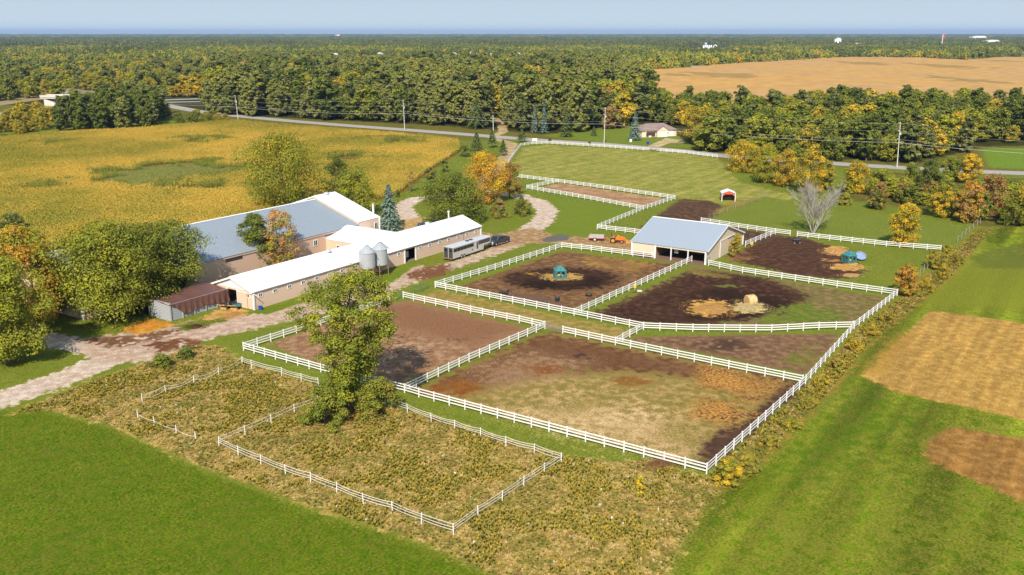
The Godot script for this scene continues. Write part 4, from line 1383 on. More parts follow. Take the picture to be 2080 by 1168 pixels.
	slope(barn, 0, BW, -BD, 2.8, -BD / 2, 6.25, broof)
	ridge_cap(barn, -0.35, BW + 0.35, -BD / 2, 6.25, white)
	for x in [5.35, 8.9, 12.6, 16.35]:
		trim(barn, Vector3(x, 1.35, 0.0), Vector3(0.3 if x < 6 or x > 16 else 0.2, 2.7, 0.24), "pillar")
	trim(barn, Vector3(0.0, 1.4, 0.05), Vector3(0.24, 2.8, 0.24), "corner_trim")
	trim(barn, Vector3(BW + 0.02, 1.4, -BD), Vector3(0.2, 2.8, 0.2), "corner_trim")
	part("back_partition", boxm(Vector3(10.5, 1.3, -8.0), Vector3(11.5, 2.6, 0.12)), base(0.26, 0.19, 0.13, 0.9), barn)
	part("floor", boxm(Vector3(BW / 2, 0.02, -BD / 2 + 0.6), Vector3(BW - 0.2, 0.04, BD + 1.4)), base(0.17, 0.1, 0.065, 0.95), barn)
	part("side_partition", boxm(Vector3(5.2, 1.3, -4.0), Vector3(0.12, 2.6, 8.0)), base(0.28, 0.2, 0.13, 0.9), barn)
	part("notice_board", boxm(Vector3(9.6, 1.9, -1.0), Vector3(0.9, 1.0, 0.05)), base(0.55, 0.56, 0.58, 0.6), barn)
	var door := part("sliding_door", boxm(Vector3.ZERO, Vector3(0.08, 3.4, 4.2)), bsid, barn, Vector3(BW + 0.1, 1.75, -9.6))
	part("door_rail", boxm(Vector3(0.05, 1.78, -1.9), Vector3(0.12, 0.14, 8.4)), white, door)
	part("door_edge", boxm(Vector3(0.05, 0, 2.1), Vector3(0.1, 3.4, 0.14)), white, door)
	part("plank_stack", boxm(Vector3(2.6, 0.55, 0.55), Vector3(4.2, 0.55, 0.5)), base(0.2, 0.12, 0.08, 0.9), barn)
	part("low_hatch", boxm(Vector3(BW + 0.05, 0.8, -1.4), Vector3(0.06, 1.2, 1.4)), base(0.4, 0.38, 0.36, 0.7), barn)
	# ---- red shelter
	var red := base(0.55, 0.09, 0.035, 0.5)
	var sp := g(1466, 409)
	var sh := thing("run_in_shelter", "small red metal run-in shelter with white roof and posts on the pasture", "shelter", sp, -0.12)
	var sw := 3.6
	part("wall", boxm(Vector3(sw, 1.15, -1.9), Vector3(0.05, 2.1, 3.6)), red, sh)
	part("wall", boxm(Vector3(0, 1.15, -1.9), Vector3(0.05, 2.1, 3.6)), red, sh)
	part("wall", boxm(Vector3(sw / 2, 1.15, -3.7), Vector3(sw, 2.1, 0.05)), red, sh)
	for p in [Vector3(0, 1.15, 0), Vector3(sw, 1.15, 0), Vector3(0, 1.15, -3.75), Vector3(sw + 0.05, 1.15, -3.75)]:
		part("post", boxm(Vector3.ZERO, Vector3(0.18, 2.3, 0.18)), white, sh, p)
	var gb := MB.new()
	gb.prism([Vector2(0, 2.0), Vector2(sw, 2.0), Vector2(sw, 2.3), Vector2(sw / 2, 2.95), Vector2(0, 2.3)], -0.06, 0.06)
	part("front_gable", gb.mesh(), red, sh)
	for s in [0, 1]:
		var rb := MB.new()
		var ex := -0.2 if s == 0 else sw + 0.2
		rb.quad(Vector3(ex, 2.28, 0.2), Vector3(ex, 2.28, -3.95), Vector3(sw / 2, 3.02, -3.95), Vector3(sw / 2, 3.02, 0.2))
		rb.quad(Vector3(ex, 2.22, 0.2), Vector3(ex, 2.22, -3.95), Vector3(sw / 2, 2.96, -3.95), Vector3(sw / 2, 2.96, 0.2))
		rb.quad(Vector3(ex, 2.22, 0.2), Vector3(ex, 2.28, 0.2), Vector3(sw / 2, 3.02, 0.2), Vector3(sw / 2, 2.96, 0.2))
		part("roof", rb.mesh(), white, sh)
		var br := MB.new()
		br.tube(Vector3(0.05 if s == 0 else sw - 0.05, 1.5, 0.02), Vector3(0.7 if s == 0 else sw - 0.7, 2.1, 0.02), 0.05, 0.05, 5)
		part("brace", br.mesh(), white, sh)
	part("hay_feeder", boxm(Vector3(1.9, 0.5, -2.6), Vector3(1.8, 0.8, 0.7)), base(0.1, 0.12, 0.14, 0.6), sh)
	# ---- house across the road
	house(g(1304, 279), 0.35, 17.5, 10.0, 2.8, 5.6, "cream ranch house with brown hipped roof and two white garage doors", true)

func house(at: Vector3, turn: float, L: float, W: float, eave: float, ridge: float, label: String, garage := false, wall_c := Color(0.86, 0.8, 0.72), roof_c := Color(0.53, 0.45, 0.43), group := ""):
	var t := thing("house", label, "house", at, turn, group)
	var wm := paint(wall_c, 0.7)
	var b := MB.new()
	b.box(Vector3(L / 2, eave / 2, -W / 2), Vector3(L, eave, W))
	part("wall", b.mesh(), wm, t)
	b = MB.new()
	var o := 0.5
	var hip := W * 0.42 if garage else 0.0
	var q := [Vector3(-o, eave, o), Vector3(-o, eave, -W - o), Vector3(L + o, eave, -W - o), Vector3(L + o, eave, o)]
	var r0 := Vector3(hip - (0.0 if garage else o), ridge, -W / 2)
	var r1 := Vector3(L - hip + (0.0 if garage else o), ridge, -W / 2)
	b.quad(q[0], r0, r1, q[3])
	b.quad(q[2], r1, r0, q[1])
	b.tri(q[1], r0, q[0])
	b.tri(q[3], r1, q[2])
	b.quad(q[0], q[3], q[2], q[1])
	part("roof", b.mesh(), paint(roof_c, 0.9), t)
	if garage:
		b = MB.new()
		b.box(Vector3(9.6, eave / 2, 0.7), Vector3(5.6, eave, 1.5))
		part("garage_bay", b.mesh(), wm, t)
		b = MB.new()
		b.prism([Vector2(6.6, eave), Vector2(12.6, eave), Vector2(9.6, eave + 1.9)], 0.0, 1.5)
		part("gable", b.mesh(), wm, t)
		b = MB.new()
		for s in [-1, 1]:
			b.quad(Vector3(9.6 + s * 3.3, eave - 0.15, 1.8), Vector3(9.6, eave + 2.0, 1.8), Vector3(9.6, eave + 2.0, -3.6), Vector3(9.6 + s * 3.3, eave - 0.15, -3.6))
		part("gable_roof", b.mesh(), paint(roof_c, 0.9), t)
		for x in [9.6, 14.6]:
			var d := part("garage_door", boxm(Vector3(x, 1.1, 1.5 if x < 12 else 0.05), Vector3(4.2 if x < 12 else 2.6, 2.2, 0.08)), white, t)
			for k in 3:
				part("door_groove", boxm(Vector3(x, 0.55 * (k + 1), (1.5 if x < 12 else 0.05) + 0.042), Vector3(4.0 if x < 12 else 2.4, 0.03, 0.01)), base(0.5, 0.5, 0.5), d)
		part("porch", boxm(Vector3(4.3, 1.2, 0.03), Vector3(4.6, 2.1, 0.06)), base(0.07, 0.035, 0.028, 0.7), t)
		part("porch_column", boxm(Vector3(1.6, 1.3, 0.3), Vector3(0.5, 2.6, 0.4)), wm, t)
		part("garden_seat", boxm(Vector3(3.4, 0.4, 1.2), Vector3(1.2, 0.7, 0.5)), white, t)
	else:
		for k in int(L / 3.2):
			part("window", boxm(Vector3(1.6 + k * 3.2, eave * 0.6, 0.03), Vector3(1.0, 1.2, 0.06)), glass, t)
		part("door", boxm(Vector3(L * 0.5, 1.0, 0.03), Vector3(0.95, 2.0, 0.07)), base(0.15, 0.1, 0.08), t)

# ---------------------------------------------------------------- silos, vehicles, yard things
func silos():
	var galv := worn("galvanised", base(0.52, 0.55, 0.58).albedo_color, base(0.42, 0.45, 0.49).albedo_color, 0.42, 0.35, Vector3(0.5, 2.0, 0.5), 37, 0.03)
	var rust := base(0.32, 0.11, 0.05, 0.8)
	var k := 0
	for q in [[25.75, 2.15, "round galvanised feed bin on rusty legs, the one with a chute, by the stable"], [29.1, 2.3, "round galvanised feed bin on rusty legs, standing closer to the stable's wide doorway"]]:
		var t := thing("feed_bin", q[2], "feed bin", yard(q[0], 0, q[1]), k * 0.7, "feed bins beside the stable")
		var b := MB.new()
		b.lathe(Vector3.ZERO, [[1.5, 2.3], [1.5, 3.28], [1.53, 3.3], [1.5, 3.32], [1.5, 4.28], [1.53, 4.3], [1.5, 4.32], [1.5, 5.3]], 28)
		part("cylinder", b.mesh(), galv, t)
		b = MB.new()
		b.lathe(Vector3.ZERO, [[1.58, 5.26], [1.58, 5.32], [0.3, 6.45], [0.3, 6.6], [0.0, 6.66]], 28)
		var rf := part("conical_roof", b.mesh(), galv, t)
		b = MB.new()
		for i in 14:
			var a := TAU * i / 14
			b.tube(Vector3(cos(a) * 1.56, 5.34, sin(a) * 1.56), Vector3(cos(a) * 0.32, 6.47, sin(a) * 0.32), 0.03, 0.03, 4, false)
		part("roof_ribs", b.mesh(), galv, rf)
		b = MB.new()
		b.lathe(Vector3.ZERO, [[0.25, 0.75], [0.3, 0.9], [1.5, 2.3]], 28)
		part("hopper", b.mesh(), base(0.25, 0.27, 0.28, 0.5, 0.4), t)
		for i in 4:
			var a := TAU * (i + 0.4) / 4
			b = MB.new()
			b.box(Vector3(cos(a) * 1.54, 1.3, sin(a) * 1.54), Vector3(0.14, 2.6, 0.14), Basis(Vector3.UP, -a))
			part("leg", b.mesh(), rust, t)
		b = MB.new()
		b.tube(Vector3(0.3, 6.6, 0.1), Vector3(1.75, 5.2, 0.9), 0.07, 0.07, 8)
		part("filler_chute" if k == 0 else "ladder", b.mesh(), base(0.2, 0.15, 0.13, 0.6), t)
		k += 1

func wheel(t: Node3D, p: Vector3, r: float, w: float, rim: Material, axis := "x"):
	var b := MB.new()
	b.lathe(Vector3.ZERO, [[r * 0.6, -w / 2], [r * 0.92, -w / 2], [r, -w / 2 + 0.04], [r, w / 2 - 0.04], [r * 0.92, w / 2], [r * 0.6, w / 2]], 20)
	var o := part("wheel", b.mesh(), base(0.022, 0.021, 0.021, 0.85), t, p)
	o.rotation.x = PI / 2 if axis == "x" else 0.0
	var c := MB.new()
	c.lathe(Vector3.ZERO, [[0.0, -w * 0.42], [r * 0.35, -w * 0.42], [r * 0.61, -w * 0.3], [r * 0.61, w * 0.3], [r * 0.35, w * 0.42], [0.0, w * 0.42]], 16)
	part("rim", c.mesh(), rim, o)

func car_body(outline: Array, w: float) -> ArrayMesh:   # side outline swept across with rounded shoulders
	var b := MB.new()
	var cx := 0.0
	var top := 0.0
	for p in outline:
		cx += p.x / outline.size()
		top = maxf(top, p.y)
	var ring := func(f: float) -> Array:
		var out := []
		for p in outline:
			out.append(Vector2(cx + (p.x - cx) * f, 0.35 + (p.y - 0.35) * (0.5 + 0.5 * f)))
		return out
	var lv := [[-w / 2, 0.965], [-w / 2 + 0.07, 1.0], [w / 2 - 0.07, 1.0], [w / 2, 0.965]]
	for k in 3:
		var a: Array = ring.call(lv[k][1])
		var c: Array = ring.call(lv[k + 1][1])
		for i in outline.size():
			var j := (i + 1) % outline.size()
			b.quad(Vector3(a[i].x, a[i].y, lv[k][0]), Vector3(a[j].x, a[j].y, lv[k][0]), Vector3(c[j].x, c[j].y, lv[k + 1][0]), Vector3(c[i].x, c[i].y, lv[k + 1][0]))
	for s in [0, 3]:
		var a: Array = ring.call(lv[s][1])
		var ids := Geometry2D.triangulate_polygon(PackedVector2Array(a))
		for i in range(0, ids.size(), 3):
			b.tri(Vector3(a[ids[i]].x, a[ids[i]].y, lv[s][0]), Vector3(a[ids[i + 1]].x, a[ids[i + 1]].y, lv[s][0]), Vector3(a[ids[i + 2]].x, a[ids[i + 2]].y, lv[s][0]))
	return b.mesh()

func cabin_glass(t: Node3D, a: Array, w: float, n := "side_window"):   # a: outline of a side window, on both flanks
	for s in [-1, 1]:
		var b := MB.new()
		b.prism(a, -0.01, 0.01)
		part(n, b.mesh(), glass, t, Vector3(0, 0, s * (w / 2 + 0.008)))

func pane(t: Node3D, n: String, a: Vector3, b: Vector3, half: float, mat: Material, half2 := -1.0):
	var m := MB.new()
	var h2 := half if half2 < 0 else half2
	m.quad(a + Vector3(0, 0, half), b + Vector3(0, 0, h2), b - Vector3(0, 0, h2), a - Vector3(0, 0, half))
	part(n, m.mesh(), mat, t)

func pickup():
	var navy := base(0.022, 0.026, 0.045, 0.25)
	navy.clearcoat_enabled = true
	var t := thing("pickup_truck", "dark navy crew-cab pickup with chrome grille, nose towards the horse trailer", "truck", yard(61.0, 0, 5.6), YARD_TURN - 0.06)
	# nose at x = 0, tail at x = 6.1
	part("body", car_body([Vector2(0, 0.5), Vector2(0.02, 1.15), Vector2(0.15, 1.22), Vector2(1.45, 1.3), Vector2(1.5, 1.32), Vector2(4.15, 1.32), Vector2(4.16, 1.0), Vector2(6.05, 1.0), Vector2(6.1, 0.55), Vector2(5.4, 0.5), Vector2(5.3, 0.85), Vector2(4.6, 0.85), Vector2(4.45, 0.48), Vector2(1.65, 0.48), Vector2(1.5, 0.88), Vector2(0.8, 0.88), Vector2(0.65, 0.5)], 2.0), navy, t)
	part("cab", car_body([Vector2(1.45, 1.25), Vector2(2.05, 1.92), Vector2(2.3, 1.98), Vector2(3.9, 1.96), Vector2(4.1, 1.3), Vector2(4.05, 1.2), Vector2(1.35, 1.2)], 1.8), navy, t)
	for s in [-1, 1]:
		part("bed_side", boxm(Vector3(5.1, 1.17, s * 0.93), Vector3(1.94, 0.36, 0.12)), navy, t)
	part("tailgate", boxm(Vector3(6.03, 1.17, 0), Vector3(0.1, 0.36, 1.72)), navy, t)
	part("bed_floor", boxm(Vector3(5.08, 1.01, 0), Vector3(1.8, 0.012, 1.7)), base(0.02, 0.02, 0.02, 0.9), t)
	cabin_glass(t, [Vector2(1.75, 1.38), Vector2(2.3, 1.82), Vector2(2.95, 1.83), Vector2(2.95, 1.38)], 1.8)
	cabin_glass(t, [Vector2(3.05, 1.38), Vector2(3.05, 1.83), Vector2(3.6, 1.82), Vector2(3.85, 1.38)], 1.8)
	pane(t, "windscreen", Vector3(1.53, 1.42, 0), Vector3(1.98, 1.9, 0), 0.78, glass, 0.72)
	var chrome := base(0.7, 0.7, 0.72, 0.25, 0.6)
	var gr := part("grille", boxm(Vector3(-0.02, 0.95, 0), Vector3(0.08, 0.4, 1.1)), chrome, t)
	for k in 3:
		part("grille_bar", boxm(Vector3(-0.065, 0.83 + 0.12 * k, 0), Vector3(0.01, 0.05, 1.0)), base(0.02, 0.02, 0.02), gr)
	part("bumper", boxm(Vector3(-0.08, 0.6, 0), Vector3(0.16, 0.24, 1.95)), chrome, t)
	part("rear_bumper", boxm(Vector3(6.16, 0.6, 0), Vector3(0.14, 0.2, 1.9)), chrome, t)
	for s in [-1, 1]:
		part("headlight", boxm(Vector3(-0.01, 0.98, s * 0.77), Vector3(0.08, 0.3, 0.36)), base(0.75, 0.75, 0.75, 0.2), t)
		part("mirror", boxm(Vector3(1.9, 1.45, s * 1.08), Vector3(0.12, 0.24, 0.26)), base(0.02, 0.02, 0.02), t)
		part("running_board", boxm(Vector3(3.05, 0.4, s * 1.0), Vector3(2.6, 0.06, 0.14)), chrome, t)
		for x in [1.15, 4.95]:
			wheel(t, Vector3(x, 0.41, s * 0.9), 0.41, 0.28, chrome)

func horse_trailer():
	var silver := worn("trailer_skin", base(0.60, 0.58, 0.55).albedo_color, base(0.52, 0.50, 0.48).albedo_color, 0.35, 0.25, Vector3(0.4, 0.4, 0.4), 41)
	var dark := base(0.06, 0.055, 0.06, 0.35)
	var t := thing("horse_trailer", "long silver gooseneck horse trailer with dark window band parked by the stable", "trailer", yard(46.1, 0, 5.75), YARD_TURN)
	var W := 2.5
	# tail at x = 0, gooseneck nose at x = 13.2
	var b := MB.new()
	b.prism([Vector2(0, 0.45), Vector2(10.6, 0.45), Vector2(10.9, 1.35), Vector2(13.2, 1.45), Vector2(13.2, 2.75), Vector2(0, 2.75)], -W / 2, W / 2)
	part("body", b.mesh(), silver, t)
	b = MB.new()
	b.prism([Vector2(-W / 2 - 0.05, 0), Vector2(-W / 2 + 0.3, 0.12), Vector2(0, 0.16), Vector2(W / 2 - 0.3, 0.12), Vector2(W / 2 + 0.05, 0), Vector2(0, -0.02)], 0.0, 13.3)
	var rf := part("roof", b.mesh(), base(0.62, 0.63, 0.65, 0.35, 0.2), t, Vector3(-0.05, 2.76, 0))
	rf.rotation.y = PI / 2
	for x in [6.3, 7.6]:
		b = MB.new()
		b.lathe(Vector3.ZERO, [[0.45, 0], [0.42, 0.22], [0.0, 0.28]], 12)
		part("roof_unit", b.mesh(), dark, t, Vector3(x, 2.86, 0.1))
	for s in [-1, 1]:
		part("window_band", boxm(Vector3(3.6, 2.15, s * (W / 2 + 0.012)), Vector3(7.0, 0.75, 0.02)), dark, t)
		part("window_band", boxm(Vector3(10.9, 2.2, s * (W / 2 + 0.012)), Vector3(4.2, 0.8, 0.02)), dark, t)
		for k in 4:
			part("stall_window", boxm(Vector3(0.7 + 1.15 * k, 2.12, s * (W / 2 + 0.03)), Vector3(0.72, 0.55, 0.03)), glass, t)
		part("side_window", boxm(Vector3(5.9, 2.2, s * (W / 2 + 0.03)), Vector3(1.9, 0.4, 0.03)), glass, t)
		var d := part("door", boxm(Vector3(8.3, 1.55, s * (W / 2 + 0.02)), Vector3(0.8, 2.0, 0.04)), base(0.55, 0.54, 0.52, 0.4, 0.2), t)
		part("door_window", boxm(Vector3(8.3, 1.75, s * (W / 2 + 0.045)), Vector3(0.55, 1.4, 0.02)), dark, d)
		part("hatch", boxm(Vector3(6.6, 1.15, s * (W / 2 + 0.012)), Vector3(0.3, 0.35, 0.02)), dark, t)
		part("fender", boxm(Vector3(3.3, 1.0, s * (W / 2 + 0.03)), Vector3(2.1, 0.14, 0.1)), silver, t)
		for x in [2.85, 3.75]:
			wheel(t, Vector3(x, 0.4, s * (W / 2 - 0.08)), 0.4, 0.24, base(0.6, 0.6, 0.6, 0.3, 0.4))
	for z in [-0.62, 0.62]:
		var d := part("rear_door", boxm(Vector3(-0.03, 1.6, z), Vector3(0.05, 2.1, 1.05)), dark, t)
		part("door_pane", boxm(Vector3(-0.062, 2.1, z), Vector3(0.02, 0.5, 0.6)), glass, d)
	part("rear_step", boxm(Vector3(-0.25, 0.45, 0), Vector3(0.5, 0.12, W)), base(0.2, 0.13, 0.09, 0.8), t)
	b = MB.new()
	b.tube(Vector3(12.6, 0.0, 0), Vector3(12.6, 1.5, 0), 0.09, 0.09, 8)
	b.tube(Vector3(12.6, 0.0, 0), Vector3(12.6, 0.04, 0), 0.2, 0.2, 8)
	part("jack_leg", b.mesh(), dark, t)

func suv(n: String, at: Vector3, turn: float, mat: Material, label: String):
	var t := thing(n, label, "car", at, turn)
	part("body", car_body([Vector2(0, 0.45), Vector2(0.02, 0.9), Vector2(0.2, 1.0), Vector2(1.2, 1.08), Vector2(4.55, 1.1), Vector2(4.65, 0.9), Vector2(4.65, 0.45), Vector2(4.15, 0.4), Vector2(4.0, 0.75), Vector2(3.45, 0.75), Vector2(3.3, 0.4), Vector2(1.35, 0.4), Vector2(1.2, 0.75), Vector2(0.65, 0.75), Vector2(0.5, 0.4)], 1.85), mat, t)
	part("cabin", car_body([Vector2(1.1, 1.0), Vector2(1.9, 1.6), Vector2(2.2, 1.68), Vector2(4.1, 1.66), Vector2(4.55, 1.1), Vector2(4.55, 1.0)], 1.62), mat, t)
	cabin_glass(t, [Vector2(1.5, 1.12), Vector2(2.05, 1.56), Vector2(4.0, 1.56), Vector2(4.3, 1.12)], 1.62)
	pane(t, "windscreen", Vector3(1.15, 1.1, 0), Vector3(1.85, 1.6, 0), 0.72, glass, 0.66)
	pane(t, "rear_window", Vector3(4.58, 1.12, 0), Vector3(4.2, 1.6, 0), 0.72, glass, 0.66)
	for s in [-1, 1]:
		part("headlight", boxm(Vector3(0.02, 0.82, s * 0.7), Vector3(0.06, 0.16, 0.3)), base(0.75, 0.75, 0.75, 0.2), t)
		part("tail_light", boxm(Vector3(4.64, 0.9, s * 0.78), Vector3(0.06, 0.28, 0.16)), base(0.4, 0.02, 0.02, 0.3), t)
		part("roof_rail", boxm(Vector3(3.0, 1.7, s * 0.66), Vector3(1.9, 0.04, 0.05)), base(0.3, 0.3, 0.3, 0.4, 0.3), t)
		for x in [0.92, 3.72]:
			wheel(t, Vector3(x, 0.35, s * 0.84), 0.35, 0.22, base(0.5, 0.5, 0.52, 0.3, 0.5))

func tractor():
	var org := base(0.85, 0.20, 0.015, 0.4)
	var blk := base(0.025, 0.025, 0.025, 0.7)
	var at := g(1245, 493)
	var t := thing("tractor", "orange compact tractor with front loader bucket in the lane beside the barn", "tractor", at, -0.15)
	# rear axle at x = 0, nose towards +x
	part("hood", car_body([Vector2(0.7, 0.75), Vector2(0.7, 1.3), Vector2(2.2, 1.22), Vector2(2.4, 1.1), Vector2(2.4, 0.7)], 0.75), org, t)
	part("chassis", boxm(Vector3(0.9, 0.65, 0), Vector3(2.6, 0.3, 0.5)), blk, t)
	part("platform", boxm(Vector3(0.35, 0.8, 0), Vector3(0.8, 0.1, 1.1)), org, t)
	part("seat", boxm(Vector3(0.05, 1.2, 0), Vector3(0.45, 0.12, 0.5)), blk, t)
	part("seat_back", boxm(Vector3(-0.2, 1.42, 0), Vector3(0.1, 0.45, 0.5)), blk, t)
	for s in [-1, 1]:
		part("fender", boxm(Vector3(0.0, 1.36, s * 0.6), Vector3(0.95, 0.08, 0.36)), org, t)
		part("loader_arm", boxm(Vector3(1.0, 1.25, s * 0.45), Vector3(0.16, 0.7, 0.1)), org, t)
		var arm := MB.new()
		arm.tube(Vector3(1.0, 1.55, s * 0.45), Vector3(2.5, 1.15, s * 0.45), 0.08, 0.08, 6)
		arm.tube(Vector3(2.5, 1.15, s * 0.45), Vector3(3.1, 0.45, s * 0.45), 0.08, 0.08, 6)
		part("loader_arm", arm.mesh(), org, t)
		wheel(t, Vector3(0, 0.62, s * 0.68), 0.62, 0.4, base(0.85, 0.28, 0.02, 0.4))
		wheel(t, Vector3(1.95, 0.4, s * 0.6), 0.4, 0.26, base(0.8, 0.16, 0.03, 0.4))
	var rb := MB.new()
	for s in [-1, 1]:
		rb.tube(Vector3(-0.35, 0.9, s * 0.55), Vector3(-0.4, 2.3, s * 0.55), 0.04, 0.04, 6)
	rb.tube(Vector3(-0.4, 2.3, -0.55), Vector3(-0.4, 2.3, 0.55), 0.04, 0.04, 6)
	part("roll_bar", rb.mesh(), blk, t)
	var ex := MB.new()
	ex.tube(Vector3(1.7, 1.2, 0.25), Vector3(1.7, 2.0, 0.25), 0.04, 0.04, 6)
	part("exhaust", ex.mesh(), blk, t)
	var sw := MB.new()
	sw.lathe(Vector3.ZERO, [[0.2, 0], [0.2, 0.03], [0.17, 0.03], [0.17, 0]], 14)
	part("steering_wheel", sw.mesh(), blk, t, Vector3(0.55, 1.45, 0))
	var bk := MB.new()
	bk.prism([Vector2(2.95, 0.75), Vector2(2.9, 0.1), Vector2(3.7, 0.05), Vector2(3.7, 0.1), Vector2(3.05, 0.2), Vector2(3.05, 0.75)], -0.8, 0.8)
	for s in [-0.8, 0.8]:
		bk.prism([Vector2(2.9, 0.75), Vector2(2.9, 0.1), Vector2(3.65, 0.08)], s - 0.02, s + 0.02)
	part("bucket", bk.mesh(), base(0.8, 0.26, 0.02, 0.5), t)
	part("lamp_guard", boxm(Vector3(2.42, 0.95, 0), Vector3(0.06, 0.4, 0.6)), blk, t)
	# spreader
	var sp := thing("manure_spreader", "grey and red manure spreader hitched behind the orange tractor", "spreader", g(1200, 488), -0.15)
	var grey := worn("spreader_box", base(0.5, 0.47, 0.44).albedo_color, base(0.36, 0.33, 0.31).albedo_color, 0.6, 0.1, Vector3(0.7, 0.7, 0.7), 47)
	var red := base(0.5, 0.08, 0.06, 0.6)
	for s in [-0.75, 0.75]:
		part("side_panel", boxm(Vector3(1.3, 1.0, s), Vector3(3.4, 0.6, 0.06)), grey, sp)
		part("sill", boxm(Vector3(1.3, 0.66, s), Vector3(3.4, 0.12, 0.1)), red, sp)
		wheel(sp, Vector3(0.95, 0.42, s * 1.25), 0.42, 0.26, base(0.75, 0.6, 0.55, 0.5))
	part("front_panel", boxm(Vector3(3.0, 1.05, 0), Vector3(0.06, 0.7, 1.5)), red, sp)
	part("bed", boxm(Vector3(1.3, 0.68, 0), Vector3(3.4, 0.08, 1.45)), base(0.18, 0.13, 0.09, 0.9), sp)
	var bt := MB.new()
	bt.tube(Vector3(-0.35, 1.1, -0.7), Vector3(-0.35, 1.1, 0.7), 0.16, 0.16, 8)
	part("beater", bt.mesh(), red, sp)
	var hh := MB.new()
	hh.tube(Vector3(3.0, 0.6, 0.5), Vector3(4.1, 0.5, 0), 0.06, 0.05, 6)
	hh.tube(Vector3(3.0, 0.6, -0.5), Vector3(4.1, 0.5, 0), 0.06, 0.05, 6)
	part("drawbar", hh.mesh(), red, sp)

func hay_hut(at: Vector3, turn: float, label: String):
	var teal := base(0.035, 0.165, 0.17, 0.5)
	var t := thing("hay_hut", label, "hay feeder", at, turn)
	var w := 2.1
	# four walls with two feeding holes each, pitched lid
	for s in [[0.0, w / 2], [PI, w / 2], [PI / 2, w / 2], [-PI / 2, w / 2]]:
		var b := MB.new()
		for q in [[-w / 2 + 0.16, 0.75, 0.32, 1.5], [0, 0.75, 0.3, 1.5], [w / 2 - 0.16, 0.75, 0.32, 1.5], [0, 0.28, w - 0.64, 0.56], [0, 1.42, w - 0.64, 0.2]]:
			b.box(Vector3(q[0], q[1], s[1]), Vector3(q[2], q[3], 0.08))
		var p := part("side", b.mesh(), teal, t)
		p.rotation.y = s[0]
	var r := MB.new()
	var h := w / 2 + 0.1
	var q := [Vector3(-h, 1.5, h), Vector3(-h, 1.5, -h), Vector3(h, 1.5, -h), Vector3(h, 1.5, h)]
	var top := [Vector3(-0.3, 2.25, 0.3), Vector3(-0.3, 2.25, -0.3), Vector3(0.3, 2.25, -0.3), Vector3(0.3, 2.25, 0.3)]
	for k in 4:
		var j := (k + 1) % 4
		r.quad(q[k], top[k], top[j], q[j])
	r.quad(top[0], top[1], top[2], top[3])
	for x in [-0.75, 0, 0.75]:
		r.box(Vector3(x, 1.75, 0.86), Vector3(0.16, 0.5, 0.16))
	part("lid", r.mesh(), base(0.04, 0.195, 0.20, 0.5), t)
	var hb := MB.new()
	hb.lathe(Vector3(0, 0.02, 0), [[0.75, 0], [0.85, 0.3], [0.6, 0.75], [0.0, 0.9]], 12)
	part("hay", hb.mesh(), base(0.42, 0.28, 0.11, 0.95), t)
	part("base_rail", boxm(Vector3(0, 0.08, 0), Vector3(w + 0.18, 0.12, w + 0.18)), teal, t)

func heap(n: String, at: Vector3, rx: float, rz: float, h: float, col: Color, label: String, turn := 0.0, straws := 220, seed_ := 5):
	var r := RandomNumberGenerator.new()
	r.seed = seed_
	var nz := FastNoiseLite.new()
	nz.seed = seed_
	nz.frequency = 0.9
	var b := MB.new()
	var f := func(i: int, k: int) -> Vector3:
		var t := i / 8.0
		var a := TAU * k / 28
		var wob := 1.0 + 0.6 * nz.get_noise_2d(cos(a) * 2, sin(a) * 2)
		var y := h * pow(cos(t * PI / 2), 1.4) * (1.0 + 0.4 * nz.get_noise_2d(cos(a) * t * 4 + 9, sin(a) * t * 4))
		return Vector3(cos(a) * rx * 0.8 * t * wob, maxf(y, 0.0) + 0.004, sin(a) * rz * 0.8 * t * wob)
	for i in 8:
		for k in 28:
			b.col = col * r.randf_range(0.88, 1.12)
			b.quad(f.call(i + 1, k), f.call(i, k), f.call(i, k + 1), f.call(i + 1, k + 1))
	for k in straws * 2:
		var a := r.randf() * TAU
		var q := pow(r.randf(), 0.6) * 1.75
		var y := h * pow(cos(minf(q, 1.0) * PI / 2), 1.4)
		var p := Vector3(cos(a) * rx * q, y + 0.03, sin(a) * rz * q)
		var d := (unit(r) * Vector3(1, 0.5, 1)).normalized() * r.randf_range(0.1, 0.26)
		b.col = col * r.randf_range(0.75, 1.3)
		b.tri(p - d, p + Vector3(0.02, 0.05, 0.02), p + d + Vector3(0.0, 0.04, 0.05))
	var t := part(numbered(n), b.mesh(), leafmat, self, at)
	t.rotation.y = turn
	t.set_meta("label", label)
	t.set_meta("category", n.replace("_", " "))
	return t

func tub(n: String, at: Vector3, prof: Array, mat: Material, label: String, cat: String, inner: Material, inner_y: float, inner_r: float, squash := 1.0):
	var t := thing(n, label, cat, at)
	var b := MB.new()
	b.lathe(Vector3.ZERO, prof, 18)
	part("shell", b.mesh(), mat, t)
	b = MB.new()
	b.lathe(Vector3.ZERO, [[inner_r, inner_y], [0.0, inner_y + 0.005]], 18)
	part("contents", b.mesh(), inner, t)
	t.scale = Vector3(1, 1, squash)
	return t

